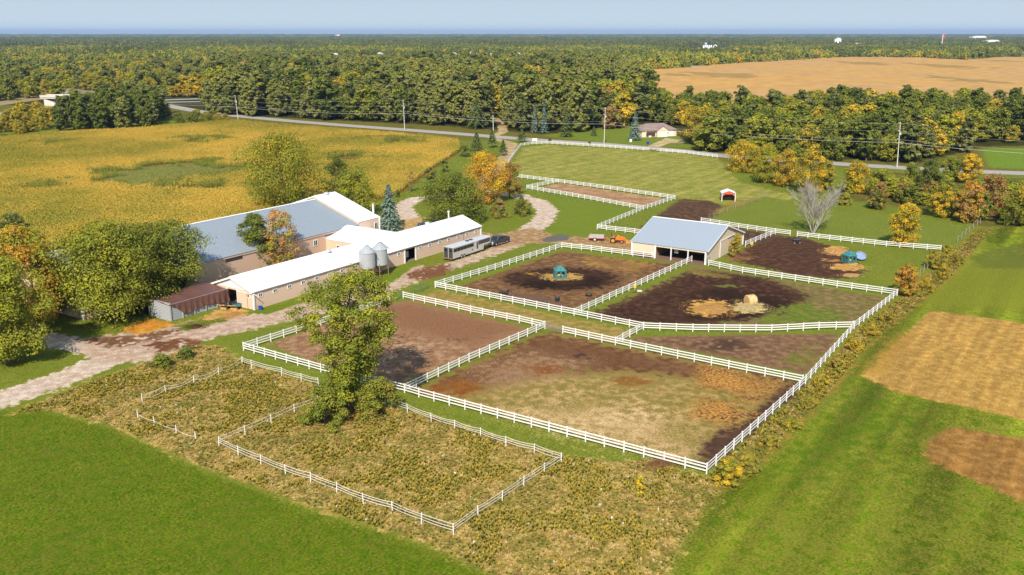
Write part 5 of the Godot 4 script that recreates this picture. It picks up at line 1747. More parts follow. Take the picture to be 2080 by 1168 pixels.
func yard_things():
	hay_hut(g(1137, 563), 0.12, "teal hay hut on scattered hay in the middle of a dark mud ring")
	hay_hut(g(1724, 532), 0.35, "teal hay hut beside a tipped blue pool and straw heaps")
	var blk := base(0.02, 0.02, 0.022, 0.6)
	var water := base(0.05, 0.06, 0.08, 0.05)
	# tipped paddling pool
	var t := thing("paddling_pool", "tipped blue and white paddling pool leaning behind the hay hut", "pool", g(1747, 528))
	var b := MB.new()
	b.lathe(Vector3.ZERO, [[0.0, 0.0], [0.95, 0.0], [1.08, 0.26], [1.14, 0.28], [1.14, 0.24]], 22)
	var pl := part("shell", b.mesh(), worn("pool", base(0.05, 0.12, 0.36).albedo_color, base(0.5, 0.52, 0.58).albedo_color, 0.4, 0.0, Vector3(0.8, 0.8, 0.8), 51, 0.01), t, Vector3(0, 0.75, 0))
	pl.rotation.x = 0.6
	b = MB.new()
	b.tube(Vector3(0, 0, -0.35), Vector3(0, 0.62, -0.35), 0.1, 0.1, 6)
	part("prop", b.mesh(), blk, t)
	# trough on a timber stand
	t = thing("water_trough", "black water trough on a timber stand by the fence gap", "trough", g(1618, 494), 0.1)
	b = MB.new()
	b.prism([Vector2(-0.95, 0.9), Vector2(-0.7, 0.35), Vector2(0.7, 0.35), Vector2(0.95, 0.9)], -0.4, 0.4)
	part("basin", b.mesh(), blk, t)
	part("water", boxm(Vector3(0, 0.905, 0), Vector3(1.7, 0.01, 0.66)), water, t)
	for s in [-0.6, 0.6]:
		part("leg", boxm(Vector3(s, 0.18, 0), Vector3(0.12, 0.36, 0.9)), base(0.4, 0.28, 0.22, 0.9), t)
	part("rim", boxm(Vector3(0, 0.88, 0.42), Vector3(1.9, 0.06, 0.05)), blk, t)
	tub("feed_tub", g(1132, 612), [[0.36, 0.0], [0.36, 0.5], [0.42, 0.52], [0.42, 0.8], [0.46, 0.82], [0.4, 0.83], [0.36, 0.7], [0.0, 0.65]], blk, "tall black feed tub standing alone on dirt near the fence", "tub", base(0.2, 0.22, 0.24, 0.3), 0.72, 0.36)
	tub("rubber_tub", g(1196, 601), [[0.55, 0.0], [0.62, 0.28], [0.68, 0.3], [0.6, 0.28], [0.5, 0.06], [0.0, 0.05]], blk, "low black rubber tub lying in the muddy feeder paddock", "tub", base(0.12, 0.11, 0.11, 0.6), 0.1, 0.5, 0.8)
	tub("blue_bucket", g(529.5, 629), [[0.32, 0.0], [0.38, 0.6], [0.42, 0.62], [0.36, 0.6], [0.3, 0.05], [0.0, 0.04]], base(0.01, 0.07, 0.35, 0.4), "round blue tub at the corner of the stable wall", "tub", water, 0.4, 0.34)
	# yellow salt-lick holders on the fence
	for q in [[1289.5, 588, "yellow mineral block holder at the fence beside the bare mud"], [1527, 500, "yellow mineral block holder by the short fence behind the barn"]]:
		t = thing("mineral_holder", q[2], "mineral holder", g(q[0], q[1]))
		b = MB.new()
		b.lathe(Vector3.ZERO, [[0.2, 0.25], [0.3, 0.3], [0.3, 0.85], [0.24, 0.95], [0.0, 0.9]], 12)
		part("bowl", b.mesh(), base(0.62, 0.42, 0.08, 0.6), t)
		b = MB.new()
		b.tube(Vector3.ZERO, Vector3(0, 0.3, 0), 0.16, 0.12, 8)
		part("foot", b.mesh(), base(0.5, 0.36, 0.25, 0.8), t)
	# round bale
	t = thing("round_bale", "round straw bale, half eaten, standing in loose hay on dark mud", "bale", g(1524, 622), 0.35)
	b = MB.new()
	var rb := RandomNumberGenerator.new()
	rb.seed = 3
	for k in 26:
		var a0 := TAU * k / 26
		var a1 := TAU * (k + 1) / 26
		for s in 6:
			var x0 := -0.8 + 1.6 * s / 6
			var x1 := -0.8 + 1.6 * (s + 1) / 6
			var r0 := 1.02 - (0.1 if s == 0 else 0.0)
			var r1 := 1.02 - (0.1 if s == 5 else 0.0)
			b.col = lin(230, 200, 150, 1.6) * rb.randf_range(0.82, 1.12)
			b.quad(Vector3(x0, 1.0 + sin(a0) * r0, cos(a0) * r0), Vector3(x0, 1.0 + sin(a1) * r0, cos(a1) * r0), Vector3(x1, 1.0 + sin(a1) * r1, cos(a1) * r1), Vector3(x1, 1.0 + sin(a0) * r1, cos(a0) * r1))
		for s in [-0.8, 0.8]:
			b.col = lin(226, 184, 124, 1.5) * rb.randf_range(0.8, 1.1)
			b.tri(Vector3(s, 1.0, 0), Vector3(s, 1.0 + sin(a0) * 0.92, cos(a0) * 0.92), Vector3(s, 1.0 + sin(a1) * 0.92, cos(a1) * 0.92))
	for k in 500:
		var a := rb.randf() * TAU
		var p := Vector3(rb.randf_range(-0.8, 0.8), 1.0 + sin(a) * 1.02, cos(a) * 1.02)
		b.col = lin(228, 196, 140, 1.3) * rb.randf_range(0.7, 1.2)
		b.tri(p, p + unit(rb) * 0.14, p + unit(rb) * 0.1)
	part("straw", b.mesh(), leafmat, t)
	var straw := lin(224, 172, 100)
	heap("hay_heap", g(1522, 625), 2.5, 2.0, 0.75, lin(220, 196, 146), "pale loose hay spread round the round bale", 0.2, 420, 6)
	heap("straw_heap", g(1442, 627), 3.1, 3.2, 0.35, straw, "orange straw heap on dark mud left of the round bale".replace("left of", "beside"), 0.0, 520, 7)
	heap("straw_heap", g(1698, 512), 2.3, 2.3, 0.7, lin(226, 176, 112), "steep straw heap behind the hay hut with the blue pool", 0.0, 300, 8)
	heap("straw_heap", g(1720, 543), 2.9, 1.7, 0.25, lin(230, 178, 106), "flat straw heap in front of the hay hut with the blue pool", 0.0, 300, 9)
	heap("straw_heap", g(1729, 560), 1.6, 0.9, 0.2, lin(222, 178, 124), "smallest pale straw heap, nearest the long white fence by the straw paddock", 0.0, 150, 10)
	heap("sawdust_heap", g(300, 662), 3.4, 1.6, 0.35, lin(232, 160, 62), "bright orange sawdust heap beside the corrugated bunker", 0.5, 200, 11)
	heap("sawdust_heap", g(432, 646), 1.9, 1.2, 0.45, lin(222, 182, 112), "pale sawdust heap beside leaning boards at the stable end", 0.6, 160, 12)
	heap("sawdust_heap", g(468, 640), 2.6, 1.4, 0.3, lin(212, 160, 96), "spilled sawdust under the wheelbarrow at the stable end", 0.6, 160, 13)
	heap("brush_pile", g(1340, 945), 1.6, 0.9, 0.6, lin(150, 110, 74), "brown brush pile in weeds below the long white fence", 0.0, 420, 14)
	heap("brush_pile", g(398, 664), 1.2, 0.7, 0.4, lin(104, 78, 58), "dark twig pile on the grass island in the drive", 0.0, 260, 15)
	# leaning boards, wheelbarrow
	for q in [[-2.2, 3.6, 0.5, "tan plywood sheet propped on the sawdust, the larger of two"], [-1.5, 1.9, 0.8, "tan plywood sheet tilted in front of the wheelbarrow"]]:
		t = thing("plywood_sheet", q[3], "board", yard(q[0], 0.0, -q[1] - 1.2), YARD_TURN + q[2] * 0.6)
		b = MB.new()
		b.box(Vector3(0, 0.5, 0), Vector3(2.6, 0.09, 1.5), Basis(Vector3.FORWARD, 0.36))
		part("sheet", b.mesh(), base(0.52, 0.32, 0.13, 0.85), t)
		part("support", boxm(Vector3(-0.35, 0.26, 0), Vector3(0.5, 0.52, 1.1)), base(0.45, 0.29, 0.13, 0.9), t)
	t = thing("wheelbarrow", "turquoise wheelbarrow parked by the stable end door", "wheelbarrow", yard(-0.9, 0, -3.3), YARD_TURN)
	b = MB.new()
	b.prism([Vector2(-0.65, 0.78), Vector2(-0.4, 0.4), Vector2(0.4, 0.4), Vector2(0.7, 0.78)], -0.45, 0.45)
	part("tray", b.mesh(), base(0.02, 0.28, 0.38, 0.45), t)
	part("load", boxm(Vector3(0, 0.785, 0), Vector3(1.1, 0.01, 0.75)), base(0.06, 0.05, 0.05, 0.9), t)
	wheel(t, Vector3(0.75, 0.2, 0), 0.2, 0.1, base(0.3, 0.3, 0.3))
	b = MB.new()
	for s in [-1, 1]:
		b.tube(Vector3(0.75, 0.22, s * 0.1), Vector3(-1.2, 0.6, s * 0.35), 0.025, 0.025, 5)
		b.tube(Vector3(-0.4, 0.45, s * 0.28), Vector3(-0.5, 0.0, s * 0.28), 0.025, 0.025, 5)
	part("frame", b.mesh(), blk, t)
	t = thing("wheelbarrow", "black wheelbarrow behind the turquoise one at the stable end", "wheelbarrow", yard(-0.75, 0, -4.6), YARD_TURN + 0.3)
	b = MB.new()
	b.prism([Vector2(-0.65, 0.78), Vector2(-0.4, 0.4), Vector2(0.4, 0.4), Vector2(0.7, 0.78)], -0.45, 0.45)
	part("tray", b.mesh(), blk, t)
	wheel(t, Vector3(0.75, 0.2, 0), 0.2, 0.1, base(0.3, 0.3, 0.3))
	b = MB.new()
	for s in [-1, 1]:
		b.tube(Vector3(0.75, 0.22, s * 0.1), Vector3(-1.2, 0.6, s * 0.35), 0.025, 0.025, 5)
		b.tube(Vector3(-0.4, 0.45, s * 0.28), Vector3(-0.5, 0.0, s * 0.28), 0.025, 0.025, 5)
	part("frame", b.mesh(), blk, t)
	# bunker with tarpaulin
	var corr := base(0.40, 0.43, 0.46, 0.5, 0.2)
	t = thing("sawdust_bunker", "corrugated metal bunker covered by a sagging brown tarpaulin", "bunker", yard(-11.9, 0, -6.3), YARD_TURN)
	b = MB.new()
	for k in 48:
		var y0 := 3.1 * k / 48
		var y1 := 3.1 * (k + 1) / 48
		var o0 := 0.035 * sin(k * PI / 2)
		var o1 := 0.035 * sin((k + 1) * PI / 2)
		b.quad(Vector3(o0, y0, 0), Vector3(o1, y1, 0), Vector3(o1, y1, -5.7), Vector3(o0, y0, -5.7))
	part("end_panel", b.mesh(), corr, t)
	for k in 6:
		part("board", boxm(Vector3(5.8, 0.25 + 0.47 * k, -0.05), Vector3(11.5, 0.44, 0.05)), base(0.36, 0.37, 0.4, 0.8), t)
	part("back_wall", boxm(Vector3(5.8, 1.5, -5.7), Vector3(11.5, 3.0, 0.08)), corr, t)
	for k in 6:
		part("post", boxm(Vector3(0.1 + 2.28 * k, 1.55 if k == 0 else 0.62, 0.06), Vector3(0.16, 3.1 if k == 0 else 1.24, 0.16)), base(0.38, 0.34, 0.29, 0.9), t)
	b = MB.new()
	var nz := FastNoiseLite.new()
	nz.frequency = 0.5
	var tp := func(i: int, j: int) -> Vector3:
		var x := -0.15 + 11.8 * i / 60.0
		if j <= 6:
			var z := -5.7 + 5.85 * j / 6.0
			return Vector3(x, 3.16 - 0.05 * j + 0.1 * sin(j * 0.9) - 0.16 * absf(sin(x * 0.8)) * sin(PI * j / 6.0) + 0.05 * nz.get_noise_2d(x * 3, z * 3), z)
		var d := (j - 6) / 6.0
		var drop := 2.2 * smoothstep(-0.2, 3.2, x) * (0.88 + 0.12 * sin(x * 0.7)) + 0.12
		return Vector3(x + 0.1 * d, 2.9 - d * drop, 0.16 + 0.1 * d + 0.1 * sin(x * 5.5 + 1.6 * nz.get_noise_2d(x * 2, d * 3)) * d)
	for i in 60:
		for j in 12:
			b.quad(tp.call(i, j), tp.call(i, j + 1), tp.call(i + 1, j + 1), tp.call(i + 1, j))
	part("tarpaulin", b.mesh(), base(0.135, 0.062, 0.048, 0.5), t)
	# small things on the ground
	t = thing("salt_block", "small white salt block lying on the mud near the yellow holder", "salt block", g(1299, 592))
	b = MB.new()
	b.cham(Vector3(0, 0.12, 0), Vector3(0.9, 0.24, 0.5), 0.06)
	part("block", b.mesh(), base(0.55, 0.5, 0.47, 0.8), t)
	t = thing("entrance_sign", "blank white sign board on posts where the farm drive meets the road", "sign", g(1086, 288))
	for x in [-0.8, 0.8]:
		part("post", boxm(Vector3(x, 0.8, 0), Vector3(0.14, 1.6, 0.14)), white, t)
	part("board", boxm(Vector3(0, 1.0, 0.1), Vector3(2.1, 1.0, 0.06)), white, t)
	for q in [[1316, 293, "blue waste bin at the foot of the concrete drive", Color(0.05, 0.18, 0.6)], [1281, 288, "white yard sign in front of the big spruce", Color(0.9, 0.9, 0.88)]]:
		t = thing("waste_bin" if q[1] == 293 else "yard_sign", q[2], "bin" if q[1] == 293 else "sign", g(q[0], q[1]))
		b = MB.new()
		b.cham(Vector3(0, 0.55, 0), Vector3(1.0, 1.1, 0.6), 0.08)
		part("body", b.mesh(), paint(q[3], 0.5), t)

func horse():
	# dark bay horse standing behind the fence, built as one skin from tapered capsules on a grid
	var J := [
		[Vector3(-0.62, 1.12, 0), Vector3(0.1, 1.08, 0), 0.30, 0.29], [Vector3(0.1, 1.08, 0), Vector3(0.55, 1.14, 0), 0.29, 0.27],
		[Vector3(0.55, 1.2, 0), Vector3(0.95, 1.62, 0.05), 0.22, 0.14], [Vector3(0.95, 1.66, 0.05), Vector3(1.32, 1.45, 0.08), 0.13, 0.08], [Vector3(1.32, 1.45, 0.08), Vector3(1.42, 1.38, 0.08), 0.085, 0.07],
		[Vector3(0.93, 1.72, 0.0), Vector3(0.9, 1.88, -0.02), 0.035, 0.012], [Vector3(0.93, 1.72, 0.1), Vector3(0.9, 1.88, 0.13), 0.035, 0.012],
		[Vector3(-0.85, 1.15, 0), Vector3(-1.0, 0.55, 0), 0.07, 0.05],
	]
	for s in [-1, 1]:
		var z: float = 0.15 * s
		J.append([Vector3(0.5, 1.0, z), Vector3(0.52, 0.55, z), 0.14, 0.07])
		J.append([Vector3(0.52, 0.55, z), Vector3(0.52 + 0.03 * s, 0.12, z), 0.06, 0.045])
		J.append([Vector3(0.52 + 0.03 * s, 0.12, z), Vector3(0.57, 0.04, z), 0.055, 0.065])
		J.append([Vector3(-0.62, 1.05, z), Vector3(-0.55, 0.72, z), 0.2, 0.11])
		J.append([Vector3(-0.55, 0.72, z), Vector3(-0.78, 0.5, z), 0.1, 0.06])
		J.append([Vector3(-0.78, 0.5, z), Vector3(-0.74, 0.12, z), 0.055, 0.045])
		J.append([Vector3(-0.74, 0.12, z), Vector3(-0.69, 0.04, z), 0.055, 0.065])
	var t := thing("horse", "dark bay horse standing behind the white fence of the feeder paddock", "horse", g(1024, 606), -0.45)
	part("body", nets(J, 0.035, 0.06), base(0.035, 0.02, 0.014, 0.55), t)
	var mn := MB.new()
	for k in 14:
		var f := k / 13.0
		var p := Vector3(0.5, 1.42, 0).lerp(Vector3(0.93, 1.78, 0.04), f)
		mn.tri(p, p + Vector3(-0.06, 0.04, 0.0), p + Vector3(-0.1, -0.2, 0.14))
		mn.tri(p, p + Vector3(0.03, 0.03, 0.0), p + Vector3(-0.04, -0.22, 0.12))
	part("mane", mn.mesh(), base(0.01, 0.008, 0.007, 0.7), t)
	t.scale = Vector3(1.05, 1.05, 1.05)

func nets(J: Array, cell: float, k: float) -> ArrayMesh:
	var lo := Vector3(1e9, 1e9, 1e9)
	var hi := -lo
	for j in J:
		for e in 2:
			var r: float = j[2 + e] + cell * 2
			lo = lo.min(j[e] - Vector3(r, r, r))
			hi = hi.max(j[e] + Vector3(r, r, r))
	var n := Vector3i(((hi - lo) / cell).ceil()) + Vector3i.ONE
	var f := PackedFloat32Array()
	f.resize(n.x * n.y * n.z)
	for z in n.z:
		for y in n.y:
			for x in n.x:
				var p := lo + Vector3(x, y, z) * cell
				var d := 1.0
				for j in J:
					var a: Vector3 = j[0]
					var ab: Vector3 = j[1] - a
					var h := clampf((p - a).dot(ab) / ab.length_squared(), 0, 1)
					var q: float = p.distance_to(a + ab * h) - lerpf(j[2], j[3], h)
					var m := maxf(k - absf(d - q), 0.0) / k
					d = minf(d, q) - m * m * k * 0.25
				f[(z * n.y + y) * n.x + x] = d
	var idx := {}
	var vs := []
	var b := MB.new()
	var st := [1, n.x, n.x * n.y]
	for z in n.z - 1:
		for y in n.y - 1:
			for x in n.x - 1:
				var i: int = (z * n.y + y) * n.x + x
				var sum := Vector3.ZERO
				var cnt := 0
				for e in [[0, 1], [0, 2], [0, 4], [1, 3], [1, 5], [2, 3], [2, 6], [4, 5], [4, 6], [3, 7], [5, 7], [6, 7]]:
					var ca := Vector3(e[0] & 1, (e[0] >> 1) & 1, e[0] >> 2)
					var cb := Vector3(e[1] & 1, (e[1] >> 1) & 1, e[1] >> 2)
					var fa := f[i + int(ca.x) + int(ca.y) * st[1] + int(ca.z) * st[2]]
					var fb := f[i + int(cb.x) + int(cb.y) * st[1] + int(cb.z) * st[2]]
					if (fa < 0) != (fb < 0):
						sum += ca.lerp(cb, fa / (fa - fb))
						cnt += 1
				if cnt:
					idx[i] = vs.size()
					vs.append(lo + (Vector3(x, y, z) + sum / cnt) * cell)
	for z in range(1, n.z - 1):
		for y in range(1, n.y - 1):
			for x in range(1, n.x - 1):
				var i: int = (z * n.y + y) * n.x + x
				for ax in 3:
					var s0 := f[i] < 0
					if s0 != (f[i + st[ax]] < 0):
						var u: int = st[(ax + 1) % 3]
						var w: int = st[(ax + 2) % 3]
						var q := [vs[idx[i]], vs[idx[i - u]], vs[idx[i - u - w]], vs[idx[i - w]]]
						if s0:
							q.reverse()
						b.quad(q[0], q[1], q[2], q[3])
	var stl := SurfaceTool.new()
	stl.begin(Mesh.PRIMITIVE_TRIANGLES)
	stl.set_smooth_group(0)
	for p in b.v:
		stl.add_vertex(p)
	stl.index()
	stl.generate_normals()
	return stl.commit()

# ---------------------------------------------------------------- road, poles, far things
func ribbon(px: Array, off0: float, off1: float, y: float) -> MB:
	var pts := []
	for k in range(0, px.size(), 2):
		pts.append(g(px[k], px[k + 1]))
	var fine := []
	for k in pts.size() - 1:
		for i in 6:
			var a: Vector3 = pts[maxi(k - 1, 0)]
			var d: Vector3 = pts[mini(k + 2, pts.size() - 1)]
			fine.append(pts[k].cubic_interpolate(pts[k + 1], a, d, i / 6.0))
	fine.append(pts[-1])
	var b := MB.new()
	for k in fine.size() - 1:
		var d0: Vector3 = (fine[mini(k + 1, fine.size() - 1)] - fine[maxi(k - 1, 0)]).normalized()
		var d1: Vector3 = (fine[mini(k + 2, fine.size() - 1)] - fine[k]).normalized()
		var s0 := Vector3(-d0.z, 0, d0.x)
		var s1 := Vector3(-d1.z, 0, d1.x)
		var up := Vector3(0, y, 0)
		b.quad(fine[k] + s0 * off1 + up, fine[k] + s0 * off0 + up, fine[k + 1] + s1 * off0 + up, fine[k + 1] + s1 * off1 + up)
	return b

func roads():
	var px := [-120, 158, 60, 178, 210, 196, 330, 213, 420, 228.5, 560, 243, 700, 254.5, 822, 263.5, 960, 274, 1100, 285, 1228, 293, 1390, 307, 1460, 315.5, 1560, 324, 1690, 332, 1820, 340, 1950, 347, 2079, 352, 2300, 361]
	var asph := worn("asphalt", srg(200, 196, 192), srg(180, 176, 174), 0.95, 0.0, Vector3(0.06, 0.06, 0.06), 55)
	structure("road_shoulder", ribbon(px, -4.9, 4.9, 0.020).mesh(), worn("shoulder", srg(196, 178, 140), srg(164, 150, 96), 0.98, 0.0, Vector3(0.1, 0.1, 0.1), 57))
	structure("road", ribbon(px, -3.7, 3.7, 0.026).mesh(), asph)
	for s in [-3.4, 3.3]:
		structure("edge_line", ribbon(px, s, s + 0.12, 0.031).mesh(), base(0.7, 0.7, 0.68, 0.8))
	structure("centre_line", ribbon(px, -0.07, 0.07, 0.031).mesh(), base(0.6, 0.42, 0.06, 0.8))
	# highway behind the woods, its bridge, and the lanes seen through gaps
	var hw := [-200, 262, 0, 231, 60, 224, 130, 214, 260, 206, 420, 200, 470, 198]
	structure("highway", ribbon(hw, -5.0, 5.0, 0.026).mesh(), asph)
	var hw2 := [-200, 272, 0, 238, 60, 230, 130, 219, 260, 210, 420, 206, 470, 204]
	structure("highway", ribbon(hw2, -4.0, 4.0, 0.027).mesh(), asph)
	structure("highway", ribbon([1200, 156, 1250, 148, 1330, 141, 1420, 134, 1500, 126, 1560, 124], -7.0, 7.0, 0.026).mesh(), asph)
	var t := thing("road_bridge", "pale concrete road bridge between the trees at the edge of the woods", "bridge", g(92, 214))
	var con := base(0.55, 0.50, 0.46, 0.9)
	part("deck", boxm(Vector3(14, 4.9, -1), Vector3(30, 0.9, 9)), con, t)
	part("parapet", boxm(Vector3(14, 6.0, 3.6), Vector3(30, 1.4, 0.4)), con, t)
	part("parapet", boxm(Vector3(14, 6.0, -5.4), Vector3(30, 1.4, 0.4)), con, t)
	var ab := MB.new()
	ab.prism([Vector2(1, 4.45), Vector2(12, 0), Vector2(1, 0)], -5, 3)
	part("abutment", ab.mesh(), base(0.6, 0.55, 0.5, 0.9), t)
	part("pier", boxm(Vector3(19, 2.2, -1), Vector3(1.0, 4.45, 7.5)), con, t)

func pole(n: String, at: Vector3, h: float, lean: float, label: String, boxes := true) -> Array:
	var t := thing(n, label, "utility pole", at, 0.0, "")
	var wood := base(0.55, 0.51, 0.46, 0.9)
	var b := MB.new()
	var tip := Vector3(lean, h, 0)
	b.tube(Vector3.ZERO, tip, 0.2, 0.13, 8)
	part("shaft", b.mesh(), wood, t)
	for f in [0.62, 0.8, 0.97]:
		b = MB.new()
		b.tube(tip * f - Vector3(0, 0, 0.5), tip * f + Vector3(0, 0, 0.5), 0.05, 0.05, 5)
		b.tube(tip * f - Vector3(0.45, 0, 0), tip * f + Vector3(0.45, 0, 0), 0.06, 0.06, 5)
		part("bracket", b.mesh(), base(0.45, 0.45, 0.45, 0.6), t)
		b = MB.new()
		b.lathe(tip * f + Vector3(-0.45, 0.05, 0), [[0.1, 0], [0.14, 0.12], [0.1, 0.26], [0.0, 0.3]], 8)
		part("insulator", b.mesh(), base(0.6, 0.6, 0.6, 0.4), t)
	if boxes:
		b = MB.new()
		b.lathe(tip * 0.72 + Vector3(0.34, 0, 0), [[0.0, 0], [0.26, 0.0], [0.26, 0.8], [0.0, 0.85]], 10)
		part("transformer", b.mesh(), base(0.5, 0.5, 0.5, 0.5), t)
	return [at + tip * 0.55, at + tip * 0.62, at + tip * 0.8, at + tip * 0.97]

func wires(a: Array, b: Array, label: String):
	var t := thing("power_line", label, "power line", a[0])
	var m := base(0.5, 0.48, 0.46, 0.5)
	for k in 4:
		var s := MB.new()
		var r := 0.045 if k == 0 else 0.02
		for i in 14:
			var q := func(f: float) -> Vector3: return a[k].lerp(b[k], f) - Vector3(0, 5.2 * f * (1 - f), 0) - a[0]
			s.tube(q.call(i / 14.0), q.call((i + 1) / 14.0), r, r, 4, false)
		part("cable", s.mesh(), m, t)

func power():
	var P := []
	P.append(pole("utility_pole", g(484, 246), 13.5, -0.6, "grey utility pole beside the corn near the road's bend"))
	P.append(pole("utility_pole", g(822, 263), 14.0, -0.3, "grey utility pole at the corn's edge in front of tall cottonwoods"))
	P.append(pole("utility_pole", g(1227, 293), 15.3, 0.1, "tall utility pole with transformer behind the pasture's roadside fence"))
	P.append(pole("utility_pole", g(1822, 340), 15.6, -0.6, "leaning utility pole before the dark woods, beyond the yellow trees"))
	var ends := []
	for k in 4:
		ends.append([P[0][k] + Vector3(-130, 0, -95), P[3][k] + Vector3(75, 0, 42)])
	var e0 := []
	var e1 := []
	for k in 4:
		e0.append(ends[k][0])
		e1.append(ends[k][1])
	wires(e0, P[0], "sagging cables from the woods to the corn-side pole")
	wires(P[0], P[1], "sagging cables over the corn between two roadside poles")
	wires(P[1], P[2], "sagging cables between the cottonwood pole and transformer pole")
	wires(P[2], P[3], "sagging cables from the transformer pole across the ranch house")
	wires(P[3], e1, "sagging cables from the leaning pole towards the green field")
	pole("service_pole", g(1002, 272), 8.5, 0.0, "short wooden service pole at the sandy drive across the road", false)

func far_buildings():
	var wh := Color(0.9, 0.9, 0.88)
	var i := 0
	for q in [[692, 129, 12, 8, 4, "small white farmhouse in the woods beside an orange tree"], [925, 128, 12, 9, 5, "white two-storey house among yellow trees, the one with a chimney block"], [962, 127, 18, 9, 4, "long white house with grey roof deep in the woods"], [998, 132, 8, 8, 6, "narrow white gabled house half hidden in the woods"], [1052, 131, 14, 10, 5, "white barn with a bright slanting roof in the woods"], [870, 136, 12, 8, 4, "pink-roofed house in a gap among golden trees"], [780, 126, 10, 7, 4, "grey-roofed house glimpsed between far trees"]]:
		var p := g(q[0], q[1])
		p.z *= 0.97
		p.y = 6.0
		var t := thing("distant_house", q[5], "house", Vector3(p.x, 0, p.z), 0.3 * (i % 3) - 0.3)
		part("wall", boxm(Vector3(0, (q[4] + 9.0) / 2, 0), Vector3(q[2], q[4] + 9.0, q[3])), paint(wh, 0.7), t)
		var b := MB.new()
		b.prism([Vector2(-q[2] / 2.0 - 0.5, 0), Vector2(q[2] / 2.0 + 0.5, 0), Vector2(0, q[2] * 0.28)], -q[3] / 2.0 - 0.5, q[3] / 2.0 + 0.5)
		part("roof", b.mesh(), paint(Color(0.72, 0.7, 0.7) if i % 2 else Color(0.85, 0.84, 0.83), 0.8), t, Vector3(0, q[4] + 9.0, 0))
		for k in 3:
			part("window", boxm(Vector3(-q[2] * 0.3 + k * q[2] * 0.3, q[4] + 6.5, q[3] / 2.0 + 0.05), Vector3(1.2, 1.5, 0.1)), glass, t)
		i += 1
	# grain works
	var p := g(1440, 106)
	var t := thing("grain_elevator", "white grain elevator with tall bins and an arched conveyor beyond the field", "industrial plant", p)
	var white_m := paint(Color(0.9, 0.92, 0.93), 0.6)
	for k in 5:
		var b := MB.new()
		b.lathe(Vector3(-22 + k * 7.5, 0, 0), [[3.4, 0], [3.4, 24 - 2.0 * (k % 2)], [0, 27]], 12)
		part("bin", b.mesh(), white_m, t)
	part("headhouse", boxm(Vector3(-14, 18, -2), Vector3(9, 36, 8)), paint(Color(0.6, 0.68, 0.76), 0.6), t)
	var ar := MB.new()
	for k in 14:
		var a0 := PI * k / 14
		var a1 := PI * (k + 1) / 14
		ar.tube(Vector3(24 + cos(a0) * 11, sin(a0) * 27, 0), Vector3(24 + cos(a1) * 11, sin(a1) * 27, 0), 1.6, 1.6, 6, false)
	part("arched_conveyor", ar.mesh(), white_m, t)
	part("shed", boxm(Vector3(50, 5, 4), Vector3(50, 9, 12)), white_m, t)
	part("shed", boxm(Vector3(-25, 3, 14), Vector3(40, 6, 8)), paint(Color(0.62, 0.45, 0.4), 0.8), t)
	t.scale = Vector3(0.6, 0.62, 0.6)
	for q in [[1985, 83, 84, 24, 30, "long white many-windowed block standing above the far town"], [1948, 87, 80, 10, 30, "long low maroon building beside the white block in the far town"], [2010, 92, 60, 16, 30, "white building with stepped ends at the edge of the far town"], [1948, 101, 50, 9, 30, "white flat-roofed works with low sheds before the far town"], [1915, 98, 24, 8, 18, "small white shed under the tall red and white sign"], [1740, 100, 26, 14, 16, "white house standing between far dark trees"], [686, 77, 42, 26, 40, "pale pink hillside scar or tower block on the wooded horizon"], [1700, 96, 20, 26, 10, "orange-topped water tank on a thin leg beyond the field"]]:
		var at := g(q[0], q[1])
		var w: float = q[2]
		t = thing("distant_building", q[5], "building", at, 0.1)
		var col := Color(0.9, 0.9, 0.9)
		if q[5].contains("maroon"):
			col = Color(0.5, 0.26, 0.3)
		if q[5].contains("pink"):
			col = Color(0.88, 0.78, 0.76)
		part("wall", boxm(Vector3(0, q[3] / 2.0, 0), Vector3(w, q[3], q[4])), paint(col, 0.7), t)
		part("roof", boxm(Vector3(w * 0.12, q[3] + 1.6, 0), Vector3(w * 0.6, 3.2, q[4] * 0.7)), paint(col.darkened(0.12), 0.7), t)
		var nw := int(clampf(w / 9.0, 2, 16))
		for k in nw:
			part("window", boxm(Vector3(-w / 2 + (k + 0.5) * w / nw, q[3] * 0.55, q[4] / 2.0 + 0.1), Vector3(w / nw * 0.4, q[3] * 0.3, 0.2)), glass, t)
	t = thing("tall_sign", "tall slender red and white sign mast rising over the far town", "sign", g(1912, 99))
	part("mast", boxm(Vector3(0, 20, 0), Vector3(1.5, 40, 1.5)), white, t)
	part("flag_panel", boxm(Vector3(3, 34, 0), Vector3(7, 10, 0.6)), paint(Color(0.8, 0.25, 0.25), 0.6), t)

